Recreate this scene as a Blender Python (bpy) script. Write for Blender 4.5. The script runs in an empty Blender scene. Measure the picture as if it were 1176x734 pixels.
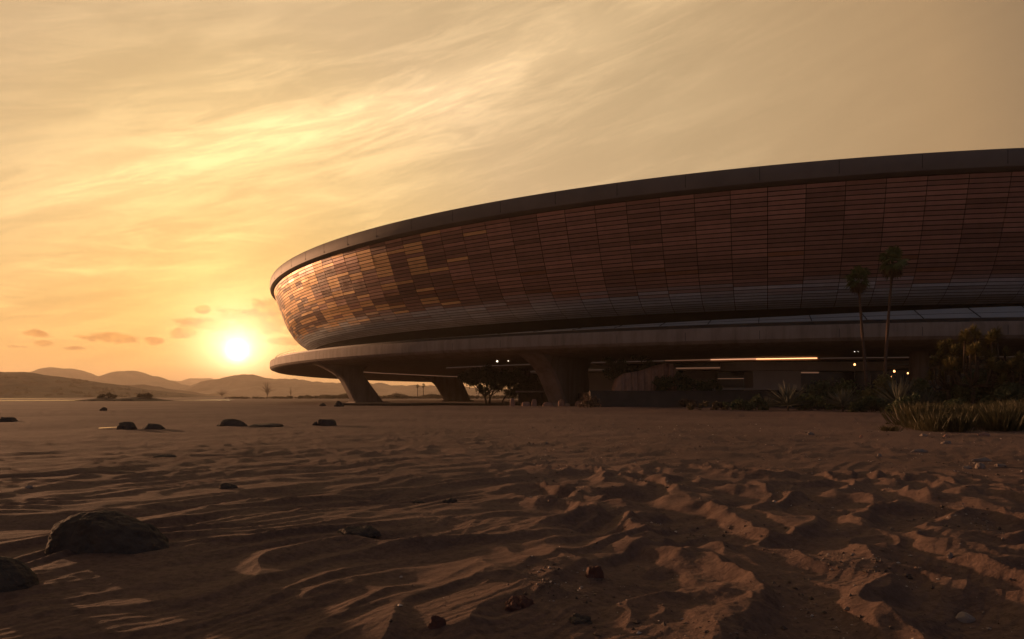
import bpy, math, random
import numpy as np
from math import radians as R, pi, sin, cos, sqrt, atan2

random.seed(7)
rng = np.random.default_rng(11)
sc = bpy.context.scene
COL = sc.collection
CAMH = 1.6
F = 853.0            # focal length in photo pixels, used to turn pixel measurements into metres
CX, CY = 588.0, 455.3
BC = (83.2, 241.6)   # centre of the stadium on the ground
RAD = 153.9

# ------------------------------------------------------------------ helpers
def at(px, py, d):
    """measured photo position at a chosen distance -> world point"""
    return ((px-CX)/F*d, d, CAMH+(CY-py)/F*d)

def tag(o, label=None, cat=None, group=None, kind=None):
    if label: o['label'] = label
    if cat: o['category'] = cat
    if group: o['group'] = group
    if kind: o['kind'] = kind
    return o

def empty(name, loc, label=None, cat=None, group=None):
    o = bpy.data.objects.new(name, None); COL.objects.link(o)
    o.location = loc
    o.empty_display_size = .5
    return tag(o, label, cat, group)

def mesh_obj(name, verts, faces, mat, parent=None, smooth=False, loc=None):
    me = bpy.data.meshes.new(name)
    me.from_pydata([tuple(map(float, v)) for v in verts], [], [tuple(int(i) for i in f) for f in faces])
    me.update()
    if mat is not None: me.materials.append(mat)
    if smooth:
        me.polygons.foreach_set('use_smooth', [True]*len(me.polygons))
    o = bpy.data.objects.new(name, me); COL.objects.link(o)
    if parent is not None: o.parent = parent
    if loc is not None: o.location = loc
    return o

def np_mesh(name, V, Fq, mat, parent=None, smooth=False, loc=None, n=4):
    """fast mesh from numpy arrays, faces all n-gons"""
    me = bpy.data.meshes.new(name)
    V = np.asarray(V, np.float32); Fq = np.asarray(Fq, np.int32)
    me.vertices.add(len(V)); me.vertices.foreach_set('co', V.ravel())
    me.loops.add(Fq.size); me.loops.foreach_set('vertex_index', Fq.ravel())
    me.polygons.add(len(Fq))
    me.polygons.foreach_set('loop_start', np.arange(0, Fq.size, n, dtype=np.int32))
    me.polygons.foreach_set('loop_total', np.full(len(Fq), n, np.int32))
    me.update(calc_edges=True); me.validate()
    me.polygons.foreach_set('use_smooth', np.full(len(me.polygons), bool(smooth)))
    if mat is not None: me.materials.append(mat)
    o = bpy.data.objects.new(name, me); COL.objects.link(o)
    if parent is not None: o.parent = parent
    if loc is not None: o.location = loc
    return o

class MB:
    def __init__(s): s.v = []; s.f = []
    def add(s, v, f):
        b = len(s.v); s.v += [tuple(p) for p in v]; s.f += [tuple(i+b for i in q) for q in f]
    def box(s, c, size, rz=0.0):
        cx, cy, cz = c; sx, sy, sz = [k/2 for k in size]; ca, sa = cos(rz), sin(rz)
        v = []
        for z in (-sz, sz):
            for x, y in ((-sx, -sy), (sx, -sy), (sx, sy), (-sx, sy)):
                v.append((cx+x*ca-y*sa, cy+x*sa+y*ca, cz+z))
        s.add(v, [(0,3,2,1),(4,5,6,7),(0,1,5,4),(1,2,6,5),(2,3,7,6),(3,0,4,7)])
    def tube(s, pts, rad, n=8, cap=True):
        pts = [np.array(p, float) for p in pts]
        if not hasattr(rad, '__len__'): rad = [rad]*len(pts)
        b = len(s.v); prev = None
        for i, p in enumerate(pts):
            t = pts[min(i+1, len(pts)-1)]-pts[max(i-1, 0)]; t /= (np.linalg.norm(t)+1e-9)
            if prev is None:
                a = np.array((0, 0, 1.)) if abs(t[2]) < .9 else np.array((1., 0, 0))
                u = np.cross(t, a)
            else: u = prev-t*np.dot(prev, t)
            u /= (np.linalg.norm(u)+1e-9); prev = u; w = np.cross(t, u)
            for k in range(n):
                a = 2*pi*k/n; q = p+rad[i]*(cos(a)*u+sin(a)*w); s.v.append(tuple(q))
        for i in range(len(pts)-1):
            for k in range(n):
                a = b+i*n+k; c = b+i*n+(k+1) % n
                s.f.append((a, c, c+n, a+n))
        if cap:
            s.f.append(tuple(b+k for k in range(n))[::-1]); s.f.append(tuple(b+(len(pts)-1)*n+k for k in range(n)))
    def build(s, name, mat, parent=None, smooth=False, loc=None):
        return mesh_obj(name, s.v, s.f, mat, parent, smooth, loc)

# noise -------------------------------------------------------------
_P = rng.permutation(1024); _P = np.concatenate([_P, _P])
_G = rng.uniform(0, 2*pi, 1024); _GX, _GY = np.cos(_G), np.sin(_G)
def pn(x, y, s=0):
    x = np.asarray(x, float)+s*17.31; y = np.asarray(y, float)+s*5.77
    xi = np.floor(x).astype(np.int64); yi = np.floor(y).astype(np.int64)
    xf = x-xi; yf = y-yi
    u = xf*xf*xf*(xf*(xf*6-15)+10); v = yf*yf*yf*(yf*(yf*6-15)+10)
    def g(ix, iy, dx, dy):
        h = _P[_P[ix & 1023]+(iy & 1023)]
        return _GX[h]*dx+_GY[h]*dy
    a = g(xi, yi, xf, yf); b = g(xi+1, yi, xf-1, yf); c = g(xi, yi+1, xf, yf-1); d = g(xi+1, yi+1, xf-1, yf-1)
    return ((a+(b-a)*u)+((c+(d-c)*u)-(a+(b-a)*u))*v)*1.5
def fbm(x, y, s=0, o=4):
    r = 0; a = 1; f = 1
    for i in range(o):
        r = r+a*pn(x*f, y*f, s+i*3); a *= .5; f *= 2.03
    return r
def ss(a, b, x):
    t = np.clip((x-a)/(b-a), 0, 1); return t*t*(3-2*t)

# ------------------------------------------------------------------ materials
def new_mat(name):
    m = bpy.data.materials.new(name); m.use_nodes = True
    nt = m.node_tree; b = nt.nodes['Principled BSDF']
    return m, nt, b
def N(nt, t, **k):
    n = nt.nodes.new(t)
    for a, v in k.items(): setattr(n, a, v)
    return n
def ramp(nt, fac, stops, interp='LINEAR'):
    r = N(nt, 'ShaderNodeValToRGB'); r.color_ramp.interpolation = interp
    e = r.color_ramp.elements
    while len(e) > 1: e.remove(e[-1])
    e[0].position = stops[0][0]; e[0].color = (*stops[0][1], 1)
    for p, c in stops[1:]:
        q = e.new(p); q.color = (*c, 1)
    if fac is not None: nt.links.new(fac, r.inputs[0])
    return r.outputs[0]
def noise(nt, scale, detail=5, rough=.55, coord='Object', vec=None, dist=0.):
    n = N(nt, 'ShaderNodeTexNoise'); n.inputs['Scale'].default_value = scale
    n.inputs['Detail'].default_value = detail; n.inputs['Roughness'].default_value = rough
    n.inputs['Distortion'].default_value = dist
    if vec is None:
        tc = N(nt, 'ShaderNodeTexCoord'); vec = tc.outputs[coord]
    nt.links.new(vec, n.inputs['Vector'])
    return n.outputs['Fac']
def simple(name, c1, c2, scale=2., rough=.8, bump=.2, bscale=None, metal=0., spec=.3, coord='Object', bdist=.02):
    m, nt, b = new_mat(name)
    nt.links.new(ramp(nt, noise(nt, scale, coord=coord), [(.3, c1), (.7, c2)]), b.inputs['Base Color'])
    b.inputs['Roughness'].default_value = rough; b.inputs['Metallic'].default_value = metal
    b.inputs['Specular IOR Level'].default_value = spec
    if bump:
        bp = N(nt, 'ShaderNodeBump'); bp.inputs['Strength'].default_value = bump; bp.inputs['Distance'].default_value = bdist
        nt.links.new(noise(nt, bscale or scale*4, 6, coord=coord), bp.inputs['Height'])
        nt.links.new(bp.outputs[0], b.inputs['Normal'])
    return m
def leafmat(name, c1, c2, scale=1.2, rough=.6):
    m, nt, b = new_mat(name)
    col = ramp(nt, noise(nt, scale, 3), [(.32, c1), (.68, c2)])
    nt.links.new(col, b.inputs['Base Color']); b.inputs['Roughness'].default_value = rough
    b.inputs['Specular IOR Level'].default_value = .25
    tr = N(nt, 'ShaderNodeBsdfTranslucent'); nt.links.new(col, tr.inputs[0])
    mx = N(nt, 'ShaderNodeMixShader'); mx.inputs[0].default_value = .25
    nt.links.new(b.outputs[0], mx.inputs[1]); nt.links.new(tr.outputs[0], mx.inputs[2])
    nt.links.new(mx.outputs[0], nt.nodes['Material Output'].inputs[0])
    return m
def emis(name, c, s):
    m, nt, b = new_mat(name)
    b.inputs['Base Color'].default_value = (.5, .45, .4, 1)
    b.inputs['Emission Color'].default_value = (*c, 1); b.inputs['Emission Strength'].default_value = s
    return m

M = {}
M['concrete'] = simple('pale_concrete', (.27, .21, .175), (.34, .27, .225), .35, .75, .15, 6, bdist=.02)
M['palecon'] = simple('light_concrete', (.46, .39, .34), (.56, .48, .42), .35, .75, .15, 6)
M['rim'] = simple('rim_metal', (.15, .125, .11), (.20, .165, .145), .2, .65, .05, 3, metal=.1)
nt = M['concrete'].node_tree; b = nt.nodes['Principled BSDF']; tc = N(nt, 'ShaderNodeTexCoord'); mp = N(nt, 'ShaderNodeMapping'); mp.inputs['Scale'].default_value = (1, 1, .10)
nt.links.new(tc.outputs['Object'], mp.inputs[0]); src = b.inputs['Base Color'].links[0].from_socket
mx = N(nt, 'ShaderNodeMix', data_type='RGBA', blend_type='MULTIPLY'); mx.inputs[0].default_value = 1
nt.links.new(src, mx.inputs[6]); nt.links.new(ramp(nt, noise(nt, .9, 7, .65, vec=mp.outputs[0]), [(.3, (.62, .60, .58)), (.55, (1, 1, 1))]), mx.inputs[7]); nt.links.new(mx.outputs[2], b.inputs['Base Color'])
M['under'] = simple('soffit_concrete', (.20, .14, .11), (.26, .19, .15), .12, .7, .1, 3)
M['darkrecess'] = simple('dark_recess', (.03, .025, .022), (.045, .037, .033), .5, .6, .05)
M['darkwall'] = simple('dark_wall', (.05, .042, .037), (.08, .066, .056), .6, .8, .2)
M['deck'] = simple('roof_membrane', (.2, .18, .16), (.26, .23, .2), .1, .8, .1)
M['skylight'] = simple('white_glass_panel', (.42, .45, .48), (.50, .53, .56), .3, .35, 0, spec=.5)
M['seam'] = simple('seam', (.02, .02, .02), (.03, .03, .03), 1, .8, 0)
M['rail'] = simple('rail_metal', (.4, .36, .3), (.5, .45, .38), 3, .4, 0, metal=.8)
M['rock'] = simple('dark_rock', (.045, .035, .029), (.12, .088, .068), 1.6, .9, .8, 9, bdist=.12)
M['redrock'] = simple('red_rock', (.07, .028, .02), (.15, .07, .05), 5, .85, .6, 22, bdist=.02)
M['palerock'] = simple('pale_stone', (.20, .15, .125), (.32, .25, .21), 6, .75, .4, 25, bdist=.01)
M['sandstone'] = simple('sandstone', (.32, .17, .12), (.45, .26, .19), 1.5, .85, .5, 7, bdist=.05)
M['bark'] = simple('bark', (.05, .033, .024), (.11, .075, .055), 3, .95, .8, 14, bdist=.03)
M['palmbark'] = simple('palm_bark', (.09, .055, .04), (.15, .09, .065), 4, .9, .6, 12, bdist=.02)
M['palmleaf'] = leafmat('palm_leaf', (.10, .13, .045), (.19, .20, .085), 1.5)
M['deadleaf'] = leafmat('dead_frond', (.12, .07, .04), (.20, .13, .075), 1.5)
M['leafdark'] = leafmat('dark_leaf', (.045, .062, .028), (.085, .10, .045), .9)
M['leafshrub'] = leafmat('shrub_leaf', (.055, .078, .036), (.115, .12, .06), .9)
M['leafmid'] = leafmat('mid_leaf', (.06, .085, .035), (.13, .14, .06), 1.1)
M['leafgold'] = leafmat('olive_leaf', (.12, .12, .045), (.26, .20, .08), 1.3)
M['agave'] = leafmat('agave_leaf', (.10, .11, .085), (.18, .175, .14), 1.5)
M['grass'] = leafmat('dry_grass', (.05, .048, .022), (.12, .095, .043), 1.5)
M['scrub'] = leafmat('scrub_leaf', (.06, .05, .03), (.12, .09, .055), .7)
M['sandscrub'] = leafmat('dry_scrub_leaf', (.11, .07, .045), (.22, .14, .095), .8)
M['led'] = emis('warm_led', (1., .44, .18), 2.8)
M['leddim'] = emis('dim_led', (1., .62, .46), .035)
M['ledmid'] = emis('soft_led', (1., .48, .28), .13)
M['ledhalf'] = emis('half_led', (1., .46, .24), .85)
M['lamp'] = emis('lamp_glow', (1., .82, .6), 7)
M['lampwhite'] = emis('lamp_white', (1., .9, .75), 3.5)
M['lamporange'] = emis('lamp_orange', (1., .42, .14), 5)

# glass behind the pavilion
m, nt, b = new_mat('dark_glass'); b.inputs['Base Color'].default_value = (.012, .011, .012, 1); b.inputs['Roughness'].default_value = .18
M['glass'] = m
# cladding panels: tone with painted sunlight and reflection, kept in a colour attribute
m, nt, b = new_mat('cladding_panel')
a = N(nt, 'ShaderNodeAttribute'); a.attribute_name = 'panel_tone'
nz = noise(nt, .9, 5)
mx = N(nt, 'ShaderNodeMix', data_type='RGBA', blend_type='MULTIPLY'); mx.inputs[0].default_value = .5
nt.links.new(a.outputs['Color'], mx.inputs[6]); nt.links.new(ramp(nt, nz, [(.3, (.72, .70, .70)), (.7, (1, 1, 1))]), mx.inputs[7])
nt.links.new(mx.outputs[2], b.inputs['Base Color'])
b.inputs['Metallic'].default_value = .28
nt.links.new(ramp(nt, noise(nt, .35, 4), [(.3, (.30,)*3), (.7, (.44,)*3)]), b.inputs['Roughness'])
bp = N(nt, 'ShaderNodeBump'); bp.inputs['Strength'].default_value = .12; bp.inputs['Distance'].default_value = .05
nt.links.new(noise(nt, 1.6, 3), bp.inputs['Height']); nt.links.new(bp.outputs[0], b.inputs['Normal'])
M['panel'] = m
# sand
m, nt, b = new_mat('sand')
tc = N(nt, 'ShaderNodeTexCoord')
big = ramp(nt, noise(nt, .09, 6, .6, vec=tc.outputs['Object']), [(.3, (.13, .080, .064)), (.7, (.205, .132, .107))])
fine = ramp(nt, noise(nt, 14, 8, .7, vec=tc.outputs['Object']), [(.25, (.5, .48, .47)), (.52, (.95, .95, .95)), (.75, (1.3, 1.27, 1.25))])
mx = N(nt, 'ShaderNodeMix', data_type='RGBA', blend_type='MULTIPLY'); mx.inputs[0].default_value = 1
nt.links.new(big, mx.inputs[6]); nt.links.new(fine, mx.inputs[7])
nt.links.new(mx.outputs[2], b.inputs['Base Color'])
b.inputs['Roughness'].default_value = .9; b.inputs['Specular IOR Level'].default_value = .15
bp = N(nt, 'ShaderNodeBump'); bp.inputs['Strength'].default_value = 1.; bp.inputs['Distance'].default_value = .02
nt.links.new(noise(nt, 38, 9, .72, vec=tc.outputs['Object']), bp.inputs['Height'])
bp2 = N(nt, 'ShaderNodeBump'); bp2.inputs['Strength'].default_value = .5; bp2.inputs['Distance'].default_value = .03
mp = N(nt, 'ShaderNodeMapping'); mp.inputs['Rotation'].default_value = (0, 0, R(-20)); mp.inputs['Scale'].default_value = (1, 3.2, 1)
nt.links.new(tc.outputs['Object'], mp.inputs[0])
nt.links.new(noise(nt, 2.4, 6, .6, vec=mp.outputs[0], dist=.5), bp2.inputs['Height'])
bp3 = N(nt, 'ShaderNodeBump'); bp3.inputs['Strength'].default_value = .6; bp3.inputs['Distance'].default_value = .016
mp3 = N(nt, 'ShaderNodeMapping'); mp3.inputs['Rotation'].default_value = (0, 0, R(-44)); mp3.inputs['Scale'].default_value = (.8, 4.2, 1)
nt.links.new(tc.outputs['Object'], mp3.inputs[0])
nt.links.new(noise(nt, 5.5, 5, .55, vec=mp3.outputs[0], dist=.3), bp3.inputs['Height'])
nt.links.new(bp.outputs[0], bp2.inputs['Normal']); nt.links.new(bp2.outputs[0], bp3.inputs['Normal']); nt.links.new(bp3.outputs[0], b.inputs['Normal'])
M['sand'] = m
M['hill'] = simple('hill_soil', (.09, .06, .042), (.22, .15, .105), .012, .95, .6, .05, bdist=4)
M['dune'] = simple('dune_soil', (.022, .017, .014), (.095, .065, .045), .03, .95, .8, .12, bdist=2)
M['soil'] = simple('planting_soil', (.05, .033, .024), (.10, .065, .047), .8, .95, .5)
m, nt, b = new_mat('lagoon_water'); b.inputs['Base Color'].default_value = (.03, .03, .03, 1); b.inputs['Roughness'].default_value = .12
bp = N(nt, 'ShaderNodeBump'); bp.inputs['Strength'].default_value = .15; bp.inputs['Distance'].default_value = .05
nt.links.new(noise(nt, 1.5, 3), bp.inputs['Height']); nt.links.new(bp.outputs[0], b.inputs['Normal'])
M['water'] = m

# ------------------------------------------------------------------ ground
def saw(ph):
    f = ph-np.floor(ph)
    up = np.clip(f/.24, 0, 1); up = up*up*(3-2*up)*.35+up*.65
    dn = np.clip((1-f)/.76, 0, 1)**1.25
    return np.where(f < .24, up, dn)
def height(x, y):
    x = np.asarray(x, float); y = np.asarray(y, float)
    d = np.sqrt(x*x+y*y)
    wx = fbm(x*.35, y*.35, 1, 3); wy = fbm(x*.35, y*.35, 9, 3)
    # wind ripples, crests running away to the right
    tx, ty = .72, .69
    al = x*tx+y*ty; ac = -x*ty+y*tx
    n1 = pn(ac/.62+wx*.9, al/2.6+wy*.6, 3)
    n2 = pn(ac/.30+wx*1.2, al/1.5, 5)
    n3 = pn(ac/1.5+wx*.6, al/5.5+wy*.4, 7)
    r1 = (1-np.abs(n1)*1.7)
    r1 = np.where(r1 > 0, r1, r1*.3)**1 
    r2 = 1-np.abs(n2)*1.6
    amp = .55+.6*pn(x*.25, y*.25, 12)
    am2 = np.clip(.62+.9*pn(ac/1.3, al/3.2, 14), .08, 1.25)
    s1 = saw(ac/.52+1.5*pn(x*.42, y*.42, 15)+.35*pn(ac*1.4, al*.7, 16))*am2
    left0 = .052*s1
    left = left0+(.040*r1+.020*r2)*np.clip(amp, .2, 1.25)+.09*(1-np.abs(n3)*1.6)
    left = left*(1-.80*ss(13, 45, d))
    # trampled, scalloped sand on the right
    qx = x+.50*pn(x*.7, y*.55, 21)+.16*pn(x*2.1, y*2.1, 22); qy = y+.55*pn(x*.7, y*.6, 23)+.16*pn(x*2.1, y*2.1, 24)
    a1 = pn(qx/1.25, qy/1.95, 25); a2 = pn(qx/.62, qy/1.0, 27); a3 = pn(qx/2.6, qy/3.4, 29)
    rr1 = np.clip(1-np.abs(a1)*2.0, -.3, 1); rr2 = np.clip(1-np.abs(a2)*2.0, -.2, 1)
    right = .125*np.sign(rr1)*np.abs(rr1)**1.35+.055*rr2*ss(-.3, .5, rr1)+.09*a3
    s2 = saw(ac/.85+1.5*pn(x*.40, y*.33, 17)+.15*pn(x*1.7, y*1.3, 18)+.2)
    right = right*1.02+.060*s2*np.clip(.5+.9*pn(x*.5, y*.4, 19), 0, 1.2)
    rough = .014*fbm(x*3.1, y*3.1, 33, 4)*ss(-.15, .35, pn(x*.6, y*.6, 31))
    right = right+rough*1.5
    edge = (x+.03*d+.7*pn(x*.35, y*.35, 41))
    mr = ss(-.3, 1.3, edge)*(1-ss(14.5, 20, d+1.6*pn(x*.3, y*.3, 43)))
    mrm = ss(-.3, 1.3, edge)
    h = left*(1-mr)*(1-.6*mrm*ss(12, 20, d))+right*mr
    h = h+.012*fbm(x*1.3, y*1.3, 51, 3)*mrm*ss(12, 20, d)*(1-ss(60, 120, d))
    h = h+.055*(1-np.abs(pn(x/9+.4*wx, y/2.6+.3*wy, 65))*1.6)*ss(12, 26, d)*(1-ss(90, 160, d))
    fr = .0075*saw(ac/.125+.9*pn(x*1.1, y*1.1, 71)+.25*pn(x*4, y*4, 72))*ss(-.15, .35, pn(x*.55, y*.45, 73))*(1-ss(9, 16, d))
    h = h+fr+.004*pn(x*7, y*7, 75)*(1-ss(8, 14, d))
    # broad, very low undulation further out
    h = h+.10*pn(x/9, y/14, 61)*ss(10, 30, d)*(1-ss(140, 200, d))
    h = h+.20*pn(x/40, y/50, 63)*ss(40, 90, d)*(1-ss(160, 240, d))
    # low bank carrying the planting on the right
    bank = ss(0, 26, x-8)*ss(58, 76, y)*(1-ss(180, 230, d))
    h = h+.15*bank
    h = h-.26*(1-ss(3.0, 9.6, d))*(1-ss(-2.2, .9, x+.10*y))  # left foreground tilted away from the sun lamp, shaped to lie in shade
    h = h-.12*np.exp(-((x+.4)**2+(y-1)**2)/6)
    return h-.06
def gz(x, y): return float(height(np.array([x]), np.array([y]))[0])

radii = [0.0]
r = .6
while r < 13000:
    radii.append(r)
    if r < 4: r += .03
    elif r < 60: r += max(.016, .0062*(r/4)**2*1.55)
    else: r *= 1.04
radii = np.array(radii[1:])
fa = np.linspace(R(-43), R(43), 1150)
ba = np.linspace(R(43), R(317), 150)[1:-1]
ang = np.concatenate([fa, ba]); na = len(ang); nr = len(radii)
AA, RR = np.meshgrid(ang, radii)
X = RR*np.sin(AA); Y = RR*np.cos(AA)
Z = height(X, Y)
V = np.stack([X, Y, Z], -1).reshape(-1, 3)
V = np.concatenate([V, [[0, 0, float(Z[0].mean())]]])
i = np.arange(nr-1)[:, None]*na; j = np.arange(na)[None, :]; j2 = (j+1) % na
Q = np.stack([i+j, i+na+j, i+na+j2, i+j2], -1).reshape(-1, 4)
# the small cap round the camera foot as quads
c = len(V)-1
cap = [[c, k, (k+1) % na, (k+2) % na] for k in range(0, na, 2)]
Q = np.concatenate([Q, np.array(cap)])
g = np_mesh('ground', V, Q, M['sand'], smooth=True); tag(g, kind='structure')
print('ground verts', len(V))

# ------------------------------------------------------------------ stadium
st = empty('stadium', (BC[0], BC[1], 0), 'huge round bowl stadium with copper cladding on a saucer shaped concrete platform', 'stadium')

def lathe(name, prof, mat, a0=0., a1=2*pi, n=288, parent=st, smooth=True, closed=True, rise=None):
    full = abs(a1-a0-2*pi) < 1e-6
    th = np.linspace(a0, a1, n+1)
    if full: th = th[:-1]
    P = np.array(prof, float); k = len(P); m_ = len(th)
    V = np.zeros((m_, k, 3))
    V[..., 0] = P[None, :, 0]*np.cos(th)[:, None]; V[..., 1] = P[None, :, 0]*np.sin(th)[:, None]; V[..., 2] = P[None, :, 1]
    if rise is not None: V[..., 2] += np.array([rise(t) for t in th])[:, None]*P[None, :, 2]
    Fc = []
    for a in range(m_ if full else m_-1):
        a2 = (a+1) % m_
        for q in range(k if closed else k-1):
            q2 = (q+1) % k
            Fc.append((a*k+q, a2*k+q, a2*k+q2, a*k+q2))
    o = np_mesh(name, V.reshape(-1, 3), Fc, mat, parent)
    if not full and closed:
        me = o.data
    if smooth:
        me = o.data; me.polygons.foreach_set('use_smooth', np.ones(len(me.polygons), bool))
        me.set_sharp_from_angle(angle=R(28))
    return o
zc = CAMH
# profile of the cladding, (radius, height above ground), from the top down
PR = np.array([(152.9, 27.35), (152.3, 25.4), (151.5, 23.2), (150.5, 20.6), (149.4, 18.2), (148.1, 16.2), (146.6, 14.6), (144.7, 13.3), (142.6, 12.5)])
PR[:, 1] += zc
seg = np.concatenate([[0], np.cumsum(np.hypot(*np.diff(PR, axis=0).T))]); LEN = seg[-1]
def prof(s): return np.array([np.interp(s, seg, PR[:, 0]), np.interp(s, seg, PR[:, 1])])
NC, NRW = 204, 31
def cladding():
    Vv, Ff, Cc = [], [], []
    dth = 2*pi/NC
    lr = random.Random(5)
    base_lum = [lr.gauss(0, 1) for _ in range(NC)]
    run = {}
    for c_ in range(NC):
        th0 = c_*dth+R(.4)
        prev = 0
        for r_ in range(NRW):
            s0 = LEN*r_/NRW; s1 = LEN*(r_+1)/NRW
            tm = (th0+dth/2) % (2*pi); deg = math.degrees(tm)
            halves = 2 if (188 < deg < 222 and False) else 1
            # tone: one draw per panel, often repeated from the panel above
            if lr.random() < .30 and r_ > 0: t = prev
            else: t = lr.random()
            prev = t
            k = r_/NRW
            wg = 1-min(1, max(0, (deg-214)/24.)) if deg > 150 else 1          # painted sunlight: share of brighter panels and contrast, most on the sunset side
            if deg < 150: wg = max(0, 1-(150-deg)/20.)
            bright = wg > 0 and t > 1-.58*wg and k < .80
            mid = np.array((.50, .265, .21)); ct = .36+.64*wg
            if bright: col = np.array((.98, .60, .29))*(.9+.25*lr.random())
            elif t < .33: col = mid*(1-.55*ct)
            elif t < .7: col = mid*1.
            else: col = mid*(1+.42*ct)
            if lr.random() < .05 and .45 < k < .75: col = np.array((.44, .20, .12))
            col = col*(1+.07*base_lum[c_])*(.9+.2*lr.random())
            # towards the foot a grey-blue reflection is painted into the panel colour
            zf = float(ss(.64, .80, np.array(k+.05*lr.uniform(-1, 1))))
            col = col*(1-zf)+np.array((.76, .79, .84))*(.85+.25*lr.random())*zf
            # panel quad with a small tilt
            tilt = lr.gauss(0, .010); tz = lr.gauss(0, .006)
            g_ = .045/150; gs = .062
            pts = []
            for (tt, s_) in ((th0+g_, s0+gs), (th0+dth-g_, s0+gs), (th0+dth-g_, s1-gs), (th0+g_, s1-gs)):
                rr_, zz = prof(s_)
                off = .06+(tilt if tt > th0+dth/2 else -tilt)*1.+(tz if s_ > s0+.2 else -tz)
                pts.append((rr_+off, zz, tt))
            b0 = len(Vv)
            for (rr_, zz, tt) in pts: Vv.append((rr_*cos(tt), rr_*sin(tt), zz))
            for (rr_, zz, tt) in pts: Vv.append(((rr_-.12)*cos(tt), (rr_-.12)*sin(tt), zz))
            for q in ((3, 2, 1, 0), (0, 1, 5, 4), (1, 2, 6, 5), (2, 3, 7, 6), (3, 0, 4, 7)):
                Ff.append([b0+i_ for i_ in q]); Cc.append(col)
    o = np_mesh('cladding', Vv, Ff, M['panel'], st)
    ca = o.data.color_attributes.new('panel_tone', 'FLOAT_COLOR', 'CORNER')
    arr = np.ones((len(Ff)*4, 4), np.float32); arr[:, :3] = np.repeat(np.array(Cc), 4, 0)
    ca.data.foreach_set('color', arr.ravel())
cladding()
bk = [(p[0]-.10, p[1]) for p in PR]
lathe('wall', [(152.6, 27.5+zc)]+bk+[(139.5, 11.2+zc), (138.6, 9.2+zc), (130, 9.2+zc), (130, 27.5+zc)], M['darkrecess'])
T = 30+zc
lathe('rim', [(153.9, 27.75+zc), (154.0, 28.4+zc), (154.0, 29.6+zc), (153.85, 29.9+zc), (153.5, T), (146, T+.25), (146, 27.3+zc), (153.15, 27.38+zc), (153.5, 27.5+zc)], M['rim'])
lathe('roof', [(146, T), (120, T+1.4), (70, T+2.6), (2, T+3.0), (2, T+2.4), (70, T+2.0), (120, T+.8), (146, T-.6)], M['deck'])
lathe('platform', [(153.9, 9.09+zc), (154.05, 8.6+zc), (154.05, 7.4+zc), (153.7, 7.0+zc), (152.6, 6.6+zc), (150, 6.35+zc), (146, 6.28+zc), (128.6, 6.3+zc), (96, 6.5+zc), (96, 8.6+zc), (138, 9.15+zc), (153.0, 9.15+zc)], M['concrete'])
import bmesh
for nm, r_, z0_, z1_, st_ in (('rim', 154.0, 28.05, 29.7, 3.53), ('platform', 154.05, 7.45, 8.55, 3.53)):
    mb = MB(); k = 0.
    while k < 360:
        t = R(k); mb.box(((r_-.02)*cos(t), (r_-.02)*sin(t), (z0_+z1_)/2+zc), (.05, .06, z1_-z0_), t); k += st_
    ho = bpy.data.objects[nm]; tmp = bpy.data.meshes.new('tmp'); tmp.from_pydata(mb.v, [], mb.f); tmp.materials.append(M['seam'])
    ho.data.materials.append(M['seam']); nf = len(ho.data.polygons)
    bm = bmesh.new(); bm.from_mesh(ho.data); bm.from_mesh(tmp); bm.faces.ensure_lookup_table()
    for f_ in bm.faces[nf:]: f_.material_index = 1
    bm.to_mesh(ho.data); bm.free(); bpy.data.meshes.remove(tmp)
# thin dark reveal above the fascia
lathe('reveal', [(152.9, 9.2+zc), (152.9, 9.55+zc), (149.9, 9.9+zc), (149.4, 9.2+zc)], M['darkrecess'], R(196), R(330), 200)
tk = [R(v) for v in (196, 225, 230, 242.6, 251.8, 262.7, 275, 300, 330)]; tv = [.1, .25, .3, .7, 1.1, 1.75, 2.2, 2.2, 1.6]
rise = lambda t: float(np.interp(t, tk, tv))
sk = lathe('skylight', [(149.9, 9.95+zc, 0), (146.2, 9.95+zc, 1), (146.1, 9.80+zc, 1), (149.7, 9.80+zc, 0)], M['skylight'], R(196), R(330), 300, rise=rise)
mb = MB()
k = 212.3
while k < 330:
    t = R(k); z1 = rise(t)
    u = (cos(t), sin(t)); w = (-u[1]*.045, u[0]*.045)
    A = (149.93*u[0], 149.93*u[1], 9.96+zc); B = (146.23*u[0], 146.23*u[1], 9.965+zc+z1)
    # slightly raised joint cover
    v = []
    for P_ in (A, B):
        for s_ in (-1, 1):
            for dz in (-.02, .035): v.append((P_[0]+s_*w[0]+u[0]*dz, P_[1]+s_*w[1]+u[1]*dz, P_[2]+dz))
    mb.add(v, [(0, 2, 3, 1), (4, 5, 7, 6), (0, 1, 5, 4), (2, 6, 7, 3), (1, 3, 7, 5), (0, 4, 6, 2)])
    k += 2.55
for fr in (.45,):
    pts = []
    for q in np.linspace(R(235), R(329), 160):
        rr_ = 149.9-3.7*fr; pts.append((rr_*cos(q)*1.0001, rr_*sin(q)*1.0001, 9.95+zc+rise(q)*fr+.01))
    mb.tube(pts, .03, 4)
mb.build('joint_cover', M['seam'], sk)
# railing on the open end of the platform
mb = MB()
tt = np.linspace(R(176), R(211), 90)
for zz in (1.0, .55): mb.tube([(152.6*cos(t), 152.6*sin(t), 9.15+zc+zz) for t in tt], .04, 5)
for t in np.linspace(R(176), R(211), 60): mb.box((152.6*cos(t), 152.6*sin(t), 9.15+zc+.5), (.05, .05, 1.02), t)
mb.build('railing', M['rail'], st)

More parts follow.
